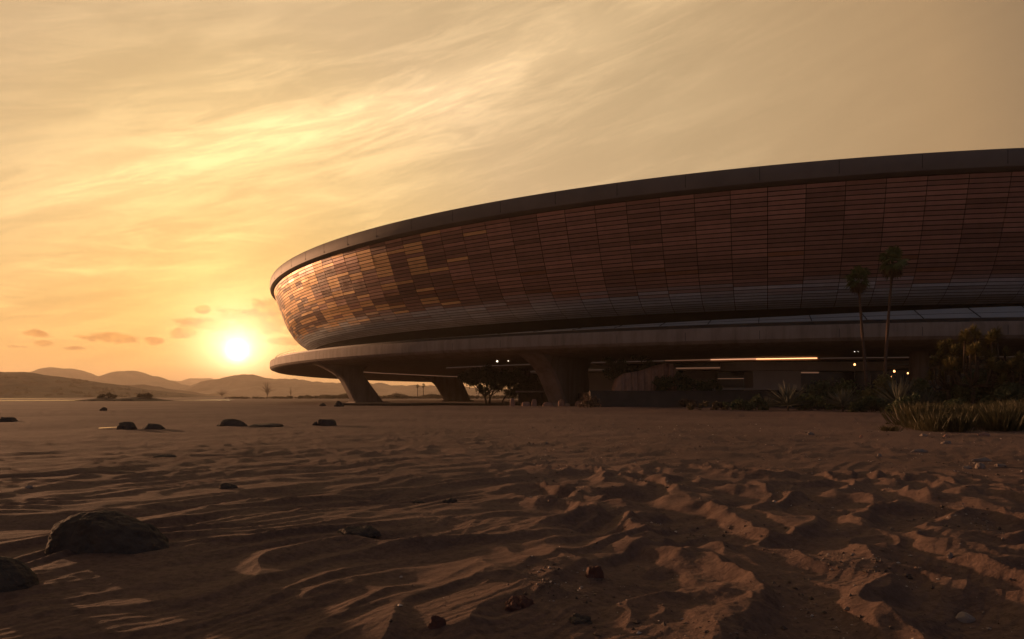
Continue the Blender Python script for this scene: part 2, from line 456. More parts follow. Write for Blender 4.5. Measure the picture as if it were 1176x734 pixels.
def curve_strip(pts, w, h, name, mat, parent):
    """flat bar along a polyline (local coords)"""
    mb = MB(); v = []
    for i_, p in enumerate(pts):
        a_ = np.array(pts[max(i_-1, 0)]); b_ = np.array(pts[min(i_+1, len(pts)-1)]); t = (b_-a_)[:2]; t = t/np.linalg.norm(t); n_ = (-t[1], t[0])
        for s_, dz in ((-1, -h/2), (1, -h/2), (1, h/2), (-1, h/2)):
            v.append((p[0]+n_[0]*w/2*s_, p[1]+n_[1]*w/2*s_, p[2]+dz))
    f = []
    for i_ in range(len(pts)-1):
        for k_ in range(4): f.append((i_*4+k_, i_*4+(k_+1) % 4, i_*4+4+(k_+1) % 4, i_*4+4+k_))
    f.append((3, 2, 1, 0)); e = 4*(len(pts)-1); f.append((e, e+1, e+2, e+3))
    mb.add(v, f); return mb.build(name, mat, parent)
def bez(P, n=24):
    P = [np.array(p, float) for p in P]
    # Catmull-Rom through the points
    out = []
    Q_ = [P[0]*2-P[1]]+P+[P[-1]*2-P[-2]]
    for i_ in range(1, len(Q_)-2):
        for t in np.linspace(0, 1, n, endpoint=False):
            a_, b_, c_, d_ = Q_[i_-1:i_+3]
            out.append(.5*((2*b_)+(-a_+c_)*t+(2*a_-5*b_+4*c_-d_)*t*t+(-a_+3*b_-3*c_+d_)*t**3))
    out.append(P[-1]); return out
# light line set under the soffit towards the open side
zz = 6.12+zc
L1 = [(-38-BC[0], 171-BC[1], zz), (-37-BC[0], 188-BC[1], zz), (-29-BC[0], 208-BC[1], zz), (-17-BC[0], 232-BC[1], zz)]
curve_strip(bez(L1), .30, .16, 'light_strip', M['ledmid'], st)

# legs: blades leaning outward, curved into the soffit
def leg(deg, r0, width0, lean, thick, flare=1.0, name='support_leg', lin=.78):
    t = R(deg); u = np.array((cos(t), sin(t))); n_ = np.array((-u[1], u[0]))
    zs = np.linspace(-.8, 6.6+zc, 22); v = []; H_ = 6.4+zc
    for z in zs:
        k_ = max(0, z)/H_
        fl = max(0, (k_-.52)/.48); f2 = fl**2.4
        ro = r0+width0/2+lean*k_+3.4*flare*f2
        ri = r0-width0/2+lean*lin*k_-2.6*flare*max(0, (k_-.72)/.28)**2.2
        th_ = thick*(1+.25*f2)
        c_ = .35
        for (rr_, s_) in ((ri+c_, -1), (ro-c_, -1), (ro, -1+2*c_/th_), (ro, 1-2*c_/th_), (ro-c_, 1), (ri+c_, 1), (ri, 1-2*c_/th_), (ri, -1+2*c_/th_)):
            p = u*rr_+n_*s_*th_/2; v.append((p[0], p[1], z))
    f = []
    for i_ in range(len(zs)-1):
        for k_ in range(8): f.append((i_*8+k_, i_*8+(k_+1) % 8, i_*8+8+(k_+1) % 8, i_*8+8+k_))
    f.append(tuple(range(7, -1, -1))); f.append(tuple((len(zs)-1)*8+k_ for k_ in range(8)))
    o = mesh_obj(name, v, f, M['concrete'], st, True)
    o.data.set_sharp_from_angle(angle=R(30))
    mb = MB(); c_ = u*r0; mb.box((c_[0], c_[1], 0), (width0+1.6, thick+1.6, .75), t); mb.box((c_[0], c_[1], .42), (width0+.9, thick+.9, .16), t)
    mb.build('footing', M['concrete'], o); return o
leg(216.7, 141.6, 6.6, 4.4, 2.6, lin=1.45)
leg(238.1, 138.8, 8.8, 6.6, 3.4, flare=.8, lin=.25)
leg(184.0, 100.5, 8.4, 4.6, 3.4)
leg(281, 139.5, 7.2, 4.6, 3.0); leg(302.5, 139.5, 7.2, 4.6, 3.0); leg(324, 139.5, 7.2, 4.6, 3.0)
mb = MB(); t = R(259.3); 
mb.tube([(139.5*cos(t), 139.5*sin(t), -.5), (139.5*cos(t), 139.5*sin(t), 6.35+zc)], 1.25, 32)
o = mb.build('pillar', M['concrete'], st, True); o.data.set_sharp_from_angle(angle=R(40))
# inner ring building below the platform: slabs, glazing bands, walls
a_s, a_e = R(221), R(300)
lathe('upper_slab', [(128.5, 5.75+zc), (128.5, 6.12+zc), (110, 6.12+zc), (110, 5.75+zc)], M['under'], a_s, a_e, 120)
lathe('light_strip', [(128.66, 5.98+zc), (128.66, 6.14+zc), (128.52, 6.14+zc), (128.52, 5.98+zc)], M['leddim'], a_s, R(243.5), 60)
lathe('light_strip', [(128.66, 6.02+zc), (128.66, 6.16+zc), (128.52, 6.16+zc), (128.52, 6.02+zc)], M['ledmid'], R(243.6), R(247.0), 30)
lathe('light_strip', [(128.66, 6.01+zc), (128.66, 6.17+zc), (128.52, 6.17+zc), (128.52, 6.01+zc)], M['ledhalf'], R(247.0), R(250.2), 30)
lathe('light_strip', [(128.66, 6.00+zc), (128.66, 6.14+zc), (128.52, 6.14+zc), (128.52, 6.00+zc)], M['led'], R(250.2), R(254.3), 40)
lathe('light_strip', [(128.66, 5.98+zc), (128.66, 6.12+zc), (128.52, 6.12+zc), (128.52, 5.98+zc)], M['leddim'], R(254.5), a_e, 60)
lathe('lower_slab', [(129.5, 4.35+zc), (129.5, 4.75+zc), (112, 4.75+zc), (112, 4.35+zc)], M['palecon'], R(232), a_e, 110)
lathe('light_strip', [(129.64, 4.64+zc), (129.64, 4.78+zc), (129.52, 4.78+zc), (129.52, 4.64+zc)], M['leddim'], R(232), R(244), 40)
lathe('light_strip', [(129.64, 4.62+zc), (129.64, 4.80+zc), (129.52, 4.80+zc), (129.52, 4.62+zc)], M['ledmid'], R(244.2), R(248), 30)
lathe('upper_glazing', [(126.5, 4.75+zc), (126.5, 5.75+zc), (126.2, 5.75+zc), (126.2, 4.75+zc)], M['glass'], R(236), a_e, 100)
lathe('base_wall', [(126.8, -1), (126.8, 4.35+zc), (124, 4.35+zc), (124, -1)], M['palecon'], R(236.5), R(247.2), 40)
lathe('base_wall', [(124.8, -1), (124.8, 4.35+zc), (123.6, 4.35+zc), (123.6, -1)], M['glass'], R(247.25), a_e, 80)
lathe('light_strip', [(125.0, 2.95+zc), (125.0, 3.06+zc), (124.85, 3.06+zc), (124.85, 2.95+zc)], M['ledmid'], R(247.3), R(250.2), 20)
lathe('inner_core', [(96.2, -1), (96.2, 6.6+zc), (94, 6.6+zc), (94, -1)], M['darkwall'], R(212), R(330), 120)

# front pavilion with the rounded canopy, own thing
def W(px, py, d): return at(px, py, d)
pv = empty('pavilion', (at(895, 455, 116)[0], 116, 0), 'low concrete pavilion with round ended flat canopy roof under the stadium', 'pavilion')
def slab_outline(x0, x1, yf, dep, z0, z1, rnd, name, mat, parent):
    """slab with a bullnosed left end in plan"""
    pts = []
    cy = yf+dep/2
    for k_ in range(17):
        a_ = pi/2+pi*k_/16; pts.append((x0+rnd+rnd*cos(a_), cy+dep/2*sin(a_)))
    pts += [(x1, yf), (x1, yf+dep)]
    n_ = len(pts); ox, oy = parent.location.x, parent.location.y
    v = [(p[0]-ox, p[1]-oy, z0) for p in pts]+[(p[0]-ox, p[1]-oy, z1) for p in pts]
    f = [tuple(range(n_))[::-1], tuple(range(n_, 2*n_))]+[(k_, (k_+1) % n_, (k_+1) % n_+n_, k_+n_) for k_ in range(n_)]
    o = mesh_obj(name, v, f, mat, parent); return o
dP = 112.
slab_outline(at(838, 0, dP)[0], at(1015, 0, dP)[0], dP, 9, at(0, 425.5, dP)[2], at(0, 415.5, dP)[2], 4.5, 'canopy', M['palecon'], pv)
mb = MB(); ox, oy = pv.location.x, pv.location.y
xa, xb = at(866, 0, dP)[0], at(921, 0, dP)[0]; zt = at(0, 425.5, dP)[2]
mb.box(((xa+xb)/2-ox, dP+2.6-oy, zt/2-.3), (xb-xa, 4.4, zt+.5)); mb.build('wall', M['palecon'], pv)
mb = MB(); xa, xb = at(922, 0, dP)[0], at(1012, 0, dP)[0]
mb.box(((xa+xb)/2-ox, dP+3.4-oy, zt/2-.3), (xb-xa, .4, zt+.5)); mb.build('glazing', M['glass'], pv)
mb = MB(); xa, xb = at(924, 0, dP)[0], at(950, 0, dP)[0]
mb.box(((xa+xb)/2-ox, dP+3.1-oy, zt-.22), (xb-xa, .14, .2)); mb.build('light_strip', M['ledmid'], pv)
mb = MB(); xa, xb = at(815, 0, dP)[0], at(920, 0, dP)[0]
mb.box(((xa+xb)/2-ox, dP-.4-oy, at(0, 445.5, dP)[2]-.15), (xb-xa, 1.4, .3)); mb.build('plinth', M['palecon'], pv)

# raised planting terrace behind a low dark wall
TZ = 2.2
tw = empty('terrace_wall', (at(790, 455, 102)[0], 102, 0), 'long low dark retaining wall of the raised terrace below the ribbed rock', 'wall')
xa, xb = at(678, 0, 102)[0], at(925, 0, 102)[0]; xm = (xa+xb)/2-tw.location.x
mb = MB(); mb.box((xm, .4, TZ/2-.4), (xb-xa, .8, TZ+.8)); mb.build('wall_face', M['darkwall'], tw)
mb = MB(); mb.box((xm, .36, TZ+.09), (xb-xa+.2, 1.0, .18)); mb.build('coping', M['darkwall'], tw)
mb = MB(); mb.box(((xa+xb)/2, 102.8+11.5, TZ/2-.43), (xb-xa-.1, 23, TZ+.8)); o = mb.build('terrace', M['soil']); tag(o, kind='structure')

# ribbed rock / water-worn outcrop
def ribbed_rock():
    p0 = at(738, 447, 109); o_ = (p0[0], 109, 0)
    nx, nz = 70, 16; v = []; f = []
    xs = np.linspace(at(704, 0, 109)[0], at(775, 0, 109)[0], nx)
    for i_, x in enumerate(xs):
        px = CX+x/109*F
        top = np.interp(px, [704, 708, 716, 735, 752, 764, 770, 773, 775], [446, 435, 429, 426, 420, 417.5, 418.5, 423, 446])
        zt = at(0, top, 109)[2]
        rib = .35*abs(math.sin((px-704)*.33+.8*math.sin(px*.13)))+.12*math.sin(px*1.7)
        for k_ in range(nz):
            q = k_/(nz-1)
            # front face up, over the crown, down at the back
            a_ = q*pi
            yy = -cos(a_)*1.9-(rib if q < .6 else 0)
            zz = min(1, 1.35*sin(a_)**.55)*zt if 0 < q < 1 else -.3
            v.append((x-o_[0], yy, zz))
    for i_ in range(nx-1):
        for k_ in range(nz-1): f.append((i_*nz+k_, (i_+1)*nz+k_, (i_+1)*nz+k_+1, i_*nz+k_+1))
    f.append(tuple(range(nz))); f.append(tuple((nx-1)*nz+k_ for k_ in range(nz))[::-1])
    o = mesh_obj('rock_outcrop', v, f, M['sandstone'], None, True, o_)
    tag(o, 'tall ribbed sandstone outcrop rising to the right behind the dark terrace wall', 'rock')
ribbed_rock()

# small flat roofed shelter left of the third leg
sh = empty('shelter', (at(609, 455, 126)[0], 126, 0), 'small open shelter with a thin flat roof beside the near leaning leg', 'shelter')
zr = at(0, 450.5, 126)[2]; mb = MB(); mb.box((0, 0, zr+.1), (5.0, 3.4, .26)); mb.build('roof', M['concrete'], sh)
for sx in (-1.9, 1.9):
    for sy in (-1.2, 1.2):
        mb = MB(); mb.box((sx, sy, zr/2-.3), (.2, .2, zr+.55)); mb.build('post', M['darkwall'], sh)
mb = MB(); mb.box((0, 0, .25), (2.6, .5, .5)); mb.build('bench', M['darkwall'], sh)
# concrete kerb island round the legs
mb = MB()
ki = at(505, 465, 150)
kx0, kx1 = at(385, 0, 140)[0], at(606, 0, 140)[0]
nn = 40; v = []; f = []
for k_ in range(nn):
    a_ = 2*pi*k_/nn; ca, sa = cos(a_), sin(a_)
    x = (kx0+kx1)/2+(kx1-kx0)/2*np.sign(ca)*abs(ca)**.6; y = 141+4.5*np.sign(sa)*abs(sa)**.6
    v.append((x, y, -.5)); 
for k_ in range(nn): v.append((v[k_][0], v[k_][1], .34))
f.append(tuple(range(nn, 2*nn))); f += [(k_, (k_+1) % nn, (k_+1) % nn+nn, k_+nn) for k_ in range(nn)]
o = mesh_obj('pavement', v, f, M['soil']); tag(o, kind='structure')

# ------------------------------------------------------------------ lamps under the platform
def lamp(px, py, d, mat, r_, label, grp, cat='lamp'):
    p = at(px, py, d); top = 6.3+zc
    e = empty('ceiling_lamp', (p[0], p[1], p[2]), label, cat, grp)
    mb = MB(); mb.tube([(0, 0, r_*.6), (0, 0, max(r_*1.5, top-p[2]))], .03, 6); mb.tube([(0, 0, r_*.5), (0, 0, r_*1.1)], [r_*1.3, r_*.5], 10); mb.build('fitting', M['darkwall'], e)
    s_ = MB(); n_ = 8
    s_.tube([(0, 0, -r_), (0, 0, -r_*.7), (0, 0, 0), (0, 0, r_*.5)], [r_*.1, r_*.75, r_, r_*.8], 10); s_.build('bulb', mat, e, True)
lamp(571, 414.9, 131, M['lamp'], .13, 'left and brighter of two white lamps hanging above the spreading tree', 'lamps above the spreading tree')
lamp(583.7, 414.2, 131, M['lamp'], .10, 'right and smaller of two white lamps hanging above the spreading tree', 'lamps above the spreading tree')
for px, py, r_, lb in ((981.5, 403.6, .09, 'leftmost white lamp of the cluster left of the palm trunks'), (985.5, 403.2, .11, 'second lamp from the left in the cluster left of the palm trunks'), (990.2, 401.8, .12, 'largest white lamp of the cluster left of the palm trunks'), (995, 402.4, .07, 'tiny lamp at the right end of the cluster left of the palm trunks')):
    lamp(px, py, 104, M['lampwhite'], r_*.8, lb, 'white lamps by the palm trunks')
def ground_lamp(px, py, d, r_, label):
    p = at(px, py, d); z0 = gz(p[0], p[1])
    e = empty('garden_lamp', (p[0], p[1], z0), label, 'lamp', 'orange garden lamps')
    mb = MB(); mb.tube([(0, 0, -.2), (0, 0, p[2]-z0-r_)], .05, 8); mb.build('post', M['darkwall'], e)
    mb = MB(); mb.tube([(0, 0, p[2]-z0-r_), (0, 0, p[2]-z0-r_*.3), (0, 0, p[2]-z0+r_)], [r_*.6, r_, r_*.4], 10); mb.build('lamp_head', M['lamporange'], e, True)
ground_lamp(1027, 426.3, 92, .13, 'orange garden lamp glowing between the palm trunks and the round pillar')
ground_lamp(1042.6, 428.6, 92, .10, 'smaller orange garden lamp right beside the round pillar')
ground_lamp(981.5, 418.6, 86, .12, 'orange garden lamp glowing through the bush left of the palms')
ground_lamp(1024, 432.5, 90, .06, 'faint low orange garden lamp just right of the palm trunks')

# ------------------------------------------------------------------ vegetation
def leaf_cloud(centres, radii_, n, size, seed, flat=1.0, aspect=1.8):
    """n small leaf faces spread through lumpy clumps -> V, F (quads)"""
    g_ = np.random.default_rng(seed)
    C_ = np.array(centres, float); Rr = np.array(radii_, float)
    w = Rr**2; idx = g_.choice(len(C_), n, p=w/w.sum())
    d_ = g_.normal(size=(n, 3)); d_ /= np.linalg.norm(d_, axis=1)[:, None]
    rad = Rr[idx]*(g_.random(n)**.45)*(1+.25*g_.normal(size=n))
    P = C_[idx]+d_*rad[:, None]*np.array([1, 1, flat])
    a_ = g_.normal(size=(n, 3)); a_ /= np.linalg.norm(a_, axis=1)[:, None]
    b_ = g_.normal(size=(n, 3)); b_ -= a_*np.sum(a_*b_, 1)[:, None]; b_ /= np.linalg.norm(b_, axis=1)[:, None]
    s_ = size*(.6+.8*g_.random(n))[:, None]
    a_ = a_*s_*aspect/2; b_ = b_*s_/2
    V = np.stack([P-a_, P+b_*.9-a_*.1, P+a_, P-b_*.9-a_*.1], 1).reshape(-1, 3)
    return V, np.arange(4*n).reshape(-1, 4)

def bush(px, py_base, d, wpx, hpx, mat, label, grp=None, n=1400, size=None, seed=0, name='shrub', z0=None, stems=True):
    x = (px-CX)/F*d; z = gz(x, d) if z0 is None else z0
    # base sits where the picture has it: height from pixels
    w_ = wpx/F*d; h_ = hpx/F*d
    rr_ = random.Random(seed*31+int(px))
    e = empty(name, (x, d, z), label, 'shrub', grp)
    cs, rs = [], []
    nb = max(5, int(9*w_/max(h_, .3)/1.6)); nb = min(nb, 22)
    for k_ in range(nb):
        u_ = rr_.uniform(-.42, .42)*w_; top = h_*(1-(abs(u_)/(w_*.5))**2.2*.7)
        r_ = rr_.uniform(.16, .30)*min(h_, w_)
        cs.append((u_, rr_.uniform(-.3, .3)*w_*.7, rr_.uniform(r_*.6, max(r_*.7, top-r_)))); rs.append(r_)
    sz = (size*1.45) if size else max(.05, h_*.07)
    V, Fq = leaf_cloud(cs, rs, n, sz, seed+3)
    V[:, 2] = np.maximum(V[:, 2], .0)
    np_mesh('foliage', V, Fq, mat, e)
    mb = MB()
    for c_ in cs[:10]:
        mb.tube([(c_[0]*.15, c_[1]*.15, -.15), (c_[0]*.6, c_[1]*.6, c_[2]*.45), c_], [h_*.02+.01, h_*.014+.008, .008], 5)
    mb.build('stem', M['bark'], e)
    return e

def tree(px, d, crown, trunk_h, mat, label, n=6000, leaf=.16, seed=1, name='broadleaf_tree', nclump=26, trunks=1, r0=.22, cat='tree', gap=1.0):
    """crown = (x0px, x1px, ytop, ybot)"""
    x = (px-CX)/F*d; z = gz(x, d)
    e = empty(name, (x, d, z), label, cat)
    rr_ = random.Random(seed)
    X0 = (crown[0]-CX)/F*d-x; X1 = (crown[1]-CX)/F*d-x; Z1 = at(0, crown[2], d)[2]-z; Z0 = at(0, crown[3], d)[2]-z
    cx = (X0+X1)/2; hw = (X1-X0)/2; cz = (Z0+Z1)/2; hh = (Z1-Z0)/2
    cs, rs = [], []
    for k_ in range(nclump):
        a_ = rr_.uniform(0, 2*pi); q = sqrt(rr_.random()); u_ = q*cos(a_); v_ = q*sin(a_)
        w_ = rr_.uniform(-1, 1)*sqrt(max(0, 1-q*q*.8))
        r_ = rr_.uniform(.16, .30)*min(hw, hh*1.6)*gap
        cs.append((cx+u_*(hw-r_*.6), v_*hw*.8, cz+w_*(hh-r_*.5))); rs.append(r_)
    V, Fq = leaf_cloud(cs, rs, n, leaf, seed, .8)
    np_mesh('crown', V, Fq, mat, e)
    mb = MB()
    for t in range(trunks):
        ox_ = (t-(trunks-1)/2)*.5
        fork = (cx*.25+ox_*2, 0, trunk_h)
        mb.tube([(ox_, 0, -.4), (ox_*1.3, 0, trunk_h*.4), fork], [r0*1.25, r0, r0*.75], 9)
        for c_ in cs[t::max(1, trunks)][:12]:
            mid = tuple(fork[i_]*.5+c_[i_]*.5+rr_.uniform(-.3, .3) for i_ in range(3))
            mb.tube([fork, mid, c_], [r0*.5, r0*.26, r0*.06], 6)
    mb.build('trunk', M['bark'], e, True)
    return e

# trees in the shade of the platform
tree(560, 138, (524, 597, 418.5, 452), 1.7, M['leafdark'], 'spreading dark tree with a forked trunk between the second and third leg', 17000, .17, 3, trunks=2, nclump=46)
tree(577, 146, (566, 624, 423, 456), 1.9, M['leafdark'], 'smaller loose tree half hidden behind the right of the spreading tree', 8000, .2, 5, trunks=1, nclump=26, r0=.16)
tree(722, 114, (688, 764, 405.5, 438), 2.6, M['leafdark'], 'dark tree crown right under the soffit above the ribbed rock', 8000, .16, 8, nclump=28)
bush(778, 450, 104, 78, 26, M['leafdark'], 'rounded dark green shrub in front of the right end of the ribbed rock', n=4200, size=.14, seed=4, z0=TZ-.05)
bush(818, 450, 104, 26, 16, M['leafdark'], 'small dark shrub on the wall right of the rounded shrub', n=1300, size=.12, seed=6, z0=TZ-.05)

def palm(px, d, ytop, rpx, lean, label, seed, base_dx=0.0, grp='palm trees before the stadium', n=34, seg=15, name='palm_tree', tr=.15, z0=None):
    rr_ = random.Random(seed); x = (px-CX)/F*d; z = gz(x, d) if z0 is None else z0
    e = empty(name, (x+base_dx, d, z), label, 'palm tree', grp)
    top = at(px, ytop, d)[2]-z; rc = rpx/F*d; H_ = top-rc*.75
    pts = [(0, 0, -.5)]; rad = [tr*1.5]
    for k_ in range(1, 13):
        q = k_/12; pts.append((lean*(q**1.6)-base_dx*q, .2*sin(q*3), H_*q)); rad.append(tr*(1.25-.55*q)+(.03 if k_ % 2 else 0))
    mb = MB(); mb.tube(pts, rad, 12); mb.build('trunk', M['palmbark'], e, True)
    cx, cy, cz = pts[-1]
    V, Fc = [], []; Vd, Fd = [], []
    for k_ in range(n+12):
        dead = k_ >= n
        az = rr_.uniform(0, 2*pi)
        el = R(rr_.uniform(-38, 82)) if not dead else R(rr_.uniform(-80, -48))
        L = rc*rr_.uniform(.26, .5)*(1 if not dead else .75)
        u_ = np.array((cos(az)*cos(el), sin(az)*cos(el), sin(el)))
        base = np.array((cx, cy, cz)); hub = base+u_*L
        side = np.cross(u_, (0, 0, 1)); side /= np.linalg.norm(side)+1e-6; up = np.cross(side, u_)
        roll = rr_.uniform(-.6, .6); s2 = side*cos(roll)+up*sin(roll); up2 = np.cross(s2, u_)
        tv_, tf = (Vd, Fd) if dead else (V, Fc)
        b0 = len(tv_); w_ = .02
        tv_ += [base-side*w_, base+side*w_, hub+side*w_, hub-side*w_]; tf.append((b0, b0+1, b0+2, b0+3))
        fl = rc*rr_.uniform(.48, .68)*(1 if not dead else .8)
        for q in range(seg):
            a_ = R(-100+200*q/(seg-1))+rr_.uniform(-.05, .05)
            dr = u_*cos(a_)+s2*sin(a_); ln = fl*(.72+.28*cos(a_))*rr_.uniform(.85, 1.05)
            wd = np.cross(dr, up2); wd /= np.linalg.norm(wd)+1e-6; wd = wd*rc*.042
            mid = hub+dr*ln*.55; tip = hub+dr*ln-np.array((0, 0, 1))*ln*(.22+.25*rr_.random())
            b0 = len(tv_); tv_ += [hub, mid+wd, tip, mid-wd]; tf.append((b0, b0+1, b0+2, b0+3))
    np_mesh('crown', np.array(V), np.array(Fc), M['palmleaf'], e)
    np_mesh('dead_fronds', np.array(Vd), np.array(Fd), M['deadleaf'], e)
    return e
palm(1022.5, 82, 284.5, 22.5, .35, 'taller and thicker crowned of two fan palms before the stadium', 3, base_dx=-.75, n=36)
palm(989.0, 84, 307, 19.5, -.3, 'shorter fan palm with a narrow crown left of the taller palm', 9, base_dx=.85, n=32)
palm(479.5, 640, 441.0, 3.1, 0, 'left of two tiny distant palms seen between the legs', 4, grp='distant palms between the legs', n=16, seg=8, tr=.3)
palm(486.2, 640, 440.4, 3.3, 0, 'right of two tiny distant palms seen between the legs', 5, grp='distant palms between the legs', n=16, seg=8, tr=.3)

def rosette(c, L, n, seed, w=.035, up=.15, V=None, Fc=None, axis=None, spread=1.25):
    rr_ = random.Random(seed)
    for k_ in range(n):
        az = rr_.uniform(0, 2*pi); el = math.asin(min(1, max(-.35, rr_.uniform(-.1, 1)**1.0))) if True else 0
        u_ = np.array((cos(az)*cos(el), sin(az)*cos(el), sin(el)+up)); u_ /= np.linalg.norm(u_)
        l_ = L*rr_.uniform(.75, 1.1)
        s_ = np.cross(u_, (0, 0, 1)); s_ /= np.linalg.norm(s_)+1e-6; s_ = s_*w*L
        c_ = np.array(c, float)
        mid = c_+u_*l_*.5; tip = c_+u_*l_-np.array((0, 0, 1))*l_*.06
        b0 = len(V); V += [c_+s_*.4, mid+s_, tip, mid-s_]; Fc.append((b0, b0+1, b0+2, b0+3))
def agave(px, ybase, d, wpx, hpx, label, seed, grp='spiky agaves in the planting', mat=None, n=110):
    x = (px-CX)/F*d; z = gz(x, d); e = empty('agave', (x, d, z), label, 'plant', grp)
    V, Fc = [], []; L = max(wpx/2, hpx)/F*d
    rosette((0, 0, .15+hpx/F*d*.12), L, n, seed, .03, .12, V, Fc)
    np_mesh('leaves', np.array(V), np.array(Fc), mat or M['agave'], e)
    mb = MB(); mb.tube([(0, 0, -.3), (0, 0, .15+hpx/F*d*.2)], [.14, .08], 8); mb.build('stem', M['bark'], e)
def yucca(px, d, ytop, wpx, label, seed, grp='yucca trees on the right', heads=13, mat=None):
    rr_ = random.Random(seed); x = (px-CX)/F*d; z = gz(x, d)
    e = empty('yucca_tree', (x, d, z), label, 'tree', grp)
    H_ = at(0, ytop, d)[2]-z; w_ = wpx/2/F*d
    mb = MB(); V, Fc = [], []; Vd, Fd = [], []
    fork = (0, 0, H_*.30); mb.tube([(0, 0, -.4), (.05, 0, H_*.16), fork], [.26, .2, .18], 9)
    for k_ in range(heads):
        a_ = 2*pi*k_/heads*1.0+rr_.uniform(-.3, .3); q = rr_.uniform(.25, 1)
        hd = np.array((cos(a_)*w_*q, sin(a_)*w_*q*.8, H_*(1-.45*q*q)*rr_.uniform(.72, .97)))
        if k_ == 0: hd = np.array((w_*.05, 0, H_-.5))
        mid = np.array(fork)*.5+hd*.5+np.array((cos(a_)*w_*.18, sin(a_)*w_*.18, -.1*H_))
        mb.tube([fork, tuple(mid), tuple(hd)], [.15, .11, .09], 7)
        Lh = rr_.uniform(.65, .95)
        for j_ in range(3):
            rosette(hd+np.array((0, 0, -.25*j_)), Lh, 46, seed*100+k_*7+j_, .085, .1-.3*j_/2, V, Fc)
        rosette(hd+np.array((0, 0, -.9)), Lh*.6, 26, seed*77+k_, .05, -.9, Vd, Fd)
    mb.build('trunk', M['bark'], e, True)
    np_mesh('crown', np.array(V), np.array(Fc), mat or M['leafgold'], e)
    np_mesh('dead_leaves', np.array(Vd), np.array(Fd), M['deadleaf'], e)
yucca(1117, 74, 374, 58, 'tallest yucca tree with upright spiky heads on the right', 3, heads=15)
yucca(1143, 76, 377, 44, 'yucca tree leaning out just right of the tallest yucca', 5, heads=11)
yucca(1089, 77, 388, 52, 'wide yucca tree left of the tallest yucca by the round pillar', 7, heads=13)
yucca(1170, 72, 406, 46, 'low yucca tree cut by the right edge of the view', 9, heads=10)
def B(*a, **k): return bush(*a, **k)
B(1078, 460, 79, 70, 44, M['leafshrub'], 'dense dark shrub at the foot of the round pillar', 'shrubs of the planting', n=3800, size=.14, seed=11)
B(1120, 465, 74, 80, 46, M['leafshrub'], 'dense dark shrub below the tallest yucca', 'shrubs of the planting', n=4200, size=.14, seed=12)
B(1165, 465, 71, 70, 40, M['leafshrub'], 'dense dark shrub below the yucca at the right edge', 'shrubs of the planting', n=3600, size=.14, seed=13)
B(985, 455, 84, 62, 48, M['leafmid'], 'bushy shrub with lit tips around the orange lamp left of the palms', 'shrubs of the planting', n=3600, size=.15, seed=14)
B(1012, 455, 80, 34, 44, M['leafgold'], 'olive green shrub around the feet of the palm trunks', 'shrubs of the planting', n=2200, size=.14, seed=15)
B(950, 458, 85, 56, 36, M['leafshrub'], 'dark shrub between the pavilion and the lit shrub', 'shrubs of the planting', n=2400, size=.14, seed=16)
B(856, 470, 82, 62, 22, M['leafshrub'], 'low rounded green hedge in front of the pavilion', 'shrubs of the planting', n=3000, size=.11, seed=17)
B(812, 470, 82, 50, 12, M['scrub'], 'lowest flat brown shrub at the left end of the planting', 'shrubs of the planting', n=1500, size=.09, seed=18)
B(930, 472, 79, 50, 21, M['leafmid'], 'low green shrub between two agaves in front of the pavilion', 'shrubs of the planting', n=2200, size=.1, seed=19)
B(1000, 472, 73, 54, 20, M['leafshrub'], 'low dark shrub in front of the palm trunks', 'shrubs of the planting', n=2200, size=.1, seed=20)
B(1050, 472, 69, 62, 22, M['leafshrub'], 'low dark shrub right of the large agave', 'shrubs of the planting', n=2600, size=.1, seed=21)
B(1100, 470, 66, 60, 19, M['leafshrub'], 'low dark shrub behind the left half of the tall grass', 'shrubs of the planting', n=2600, size=.1, seed=22)
B(1152, 470, 64, 60, 20, M['leafshrub'], 'low dark shrub behind the right half of the tall grass', 'shrubs of the planting', n=2600, size=.1, seed=23)
agave(905, 466, 78, 48, 32, 'pale agave standing out above the low green hedge', 2)
agave(968, 470, 74, 50, 28, 'pale agave left of the large one below the lit shrub', 3)
agave(1032, 468, 76, 60, 38, 'largest pale agave with long thin leaves right of the palms', 4, n=170)
agave(1012, 470, 73, 34, 18, 'small agave touching the left side of the largest one', 5)
agave(1062, 462, 76, 44, 26, 'pale agave in front of the round pillar', 6)
agave(882, 470, 83, 26, 14, 'small agave inside the low green hedge', 7)
B(1140, 458, 79, 66, 66, M['leafshrub'], 'tall dark shrub behind the yucca leaning right of the tallest yucca', 'shrubs of the planting', n=5200, size=.16, seed=24)
B(1185, 458, 77, 60, 58, M['leafshrub'], 'tall dark shrub behind the yucca at the right edge', 'shrubs of the planting', n=4600, size=.16, seed=25)
B(1056, 458, 83, 40, 40, M['leafmid'], 'mid green shrub hiding the foot of the round pillar on its right', 'shrubs of the planting', n=2600, size=.14, seed=26)
# dry scrub along the sand bank in front of the terrace
sc_l = [(702, 108, 22, 9, 'leftmost dry scrub clump right behind the sandstone blocks'), (722, 106, 24, 10, 'dry scrub clump below the left end of the ribbed rock'),
        (740, 105, 26, 9, 'dry scrub clump below the middle of the ribbed rock'), (765, 103, 28, 12, 'largest dry scrub clump below the rounded dark shrub'),
        (788, 102, 24, 9, 'dry scrub clump between the largest one and the planting'), (675, 100, 26, 15, 'tall dry scrub clump at the left end of the dark terrace wall')]
for k_, (px, d, w_, h_, lb) in enumerate(sc_l):
    bush(px, 465, d, w_, h_+3, M['sandscrub'], lb, 'dry scrub clumps before the terrace wall', n=900, size=.12, seed=40+k_, name='scrub_clump')
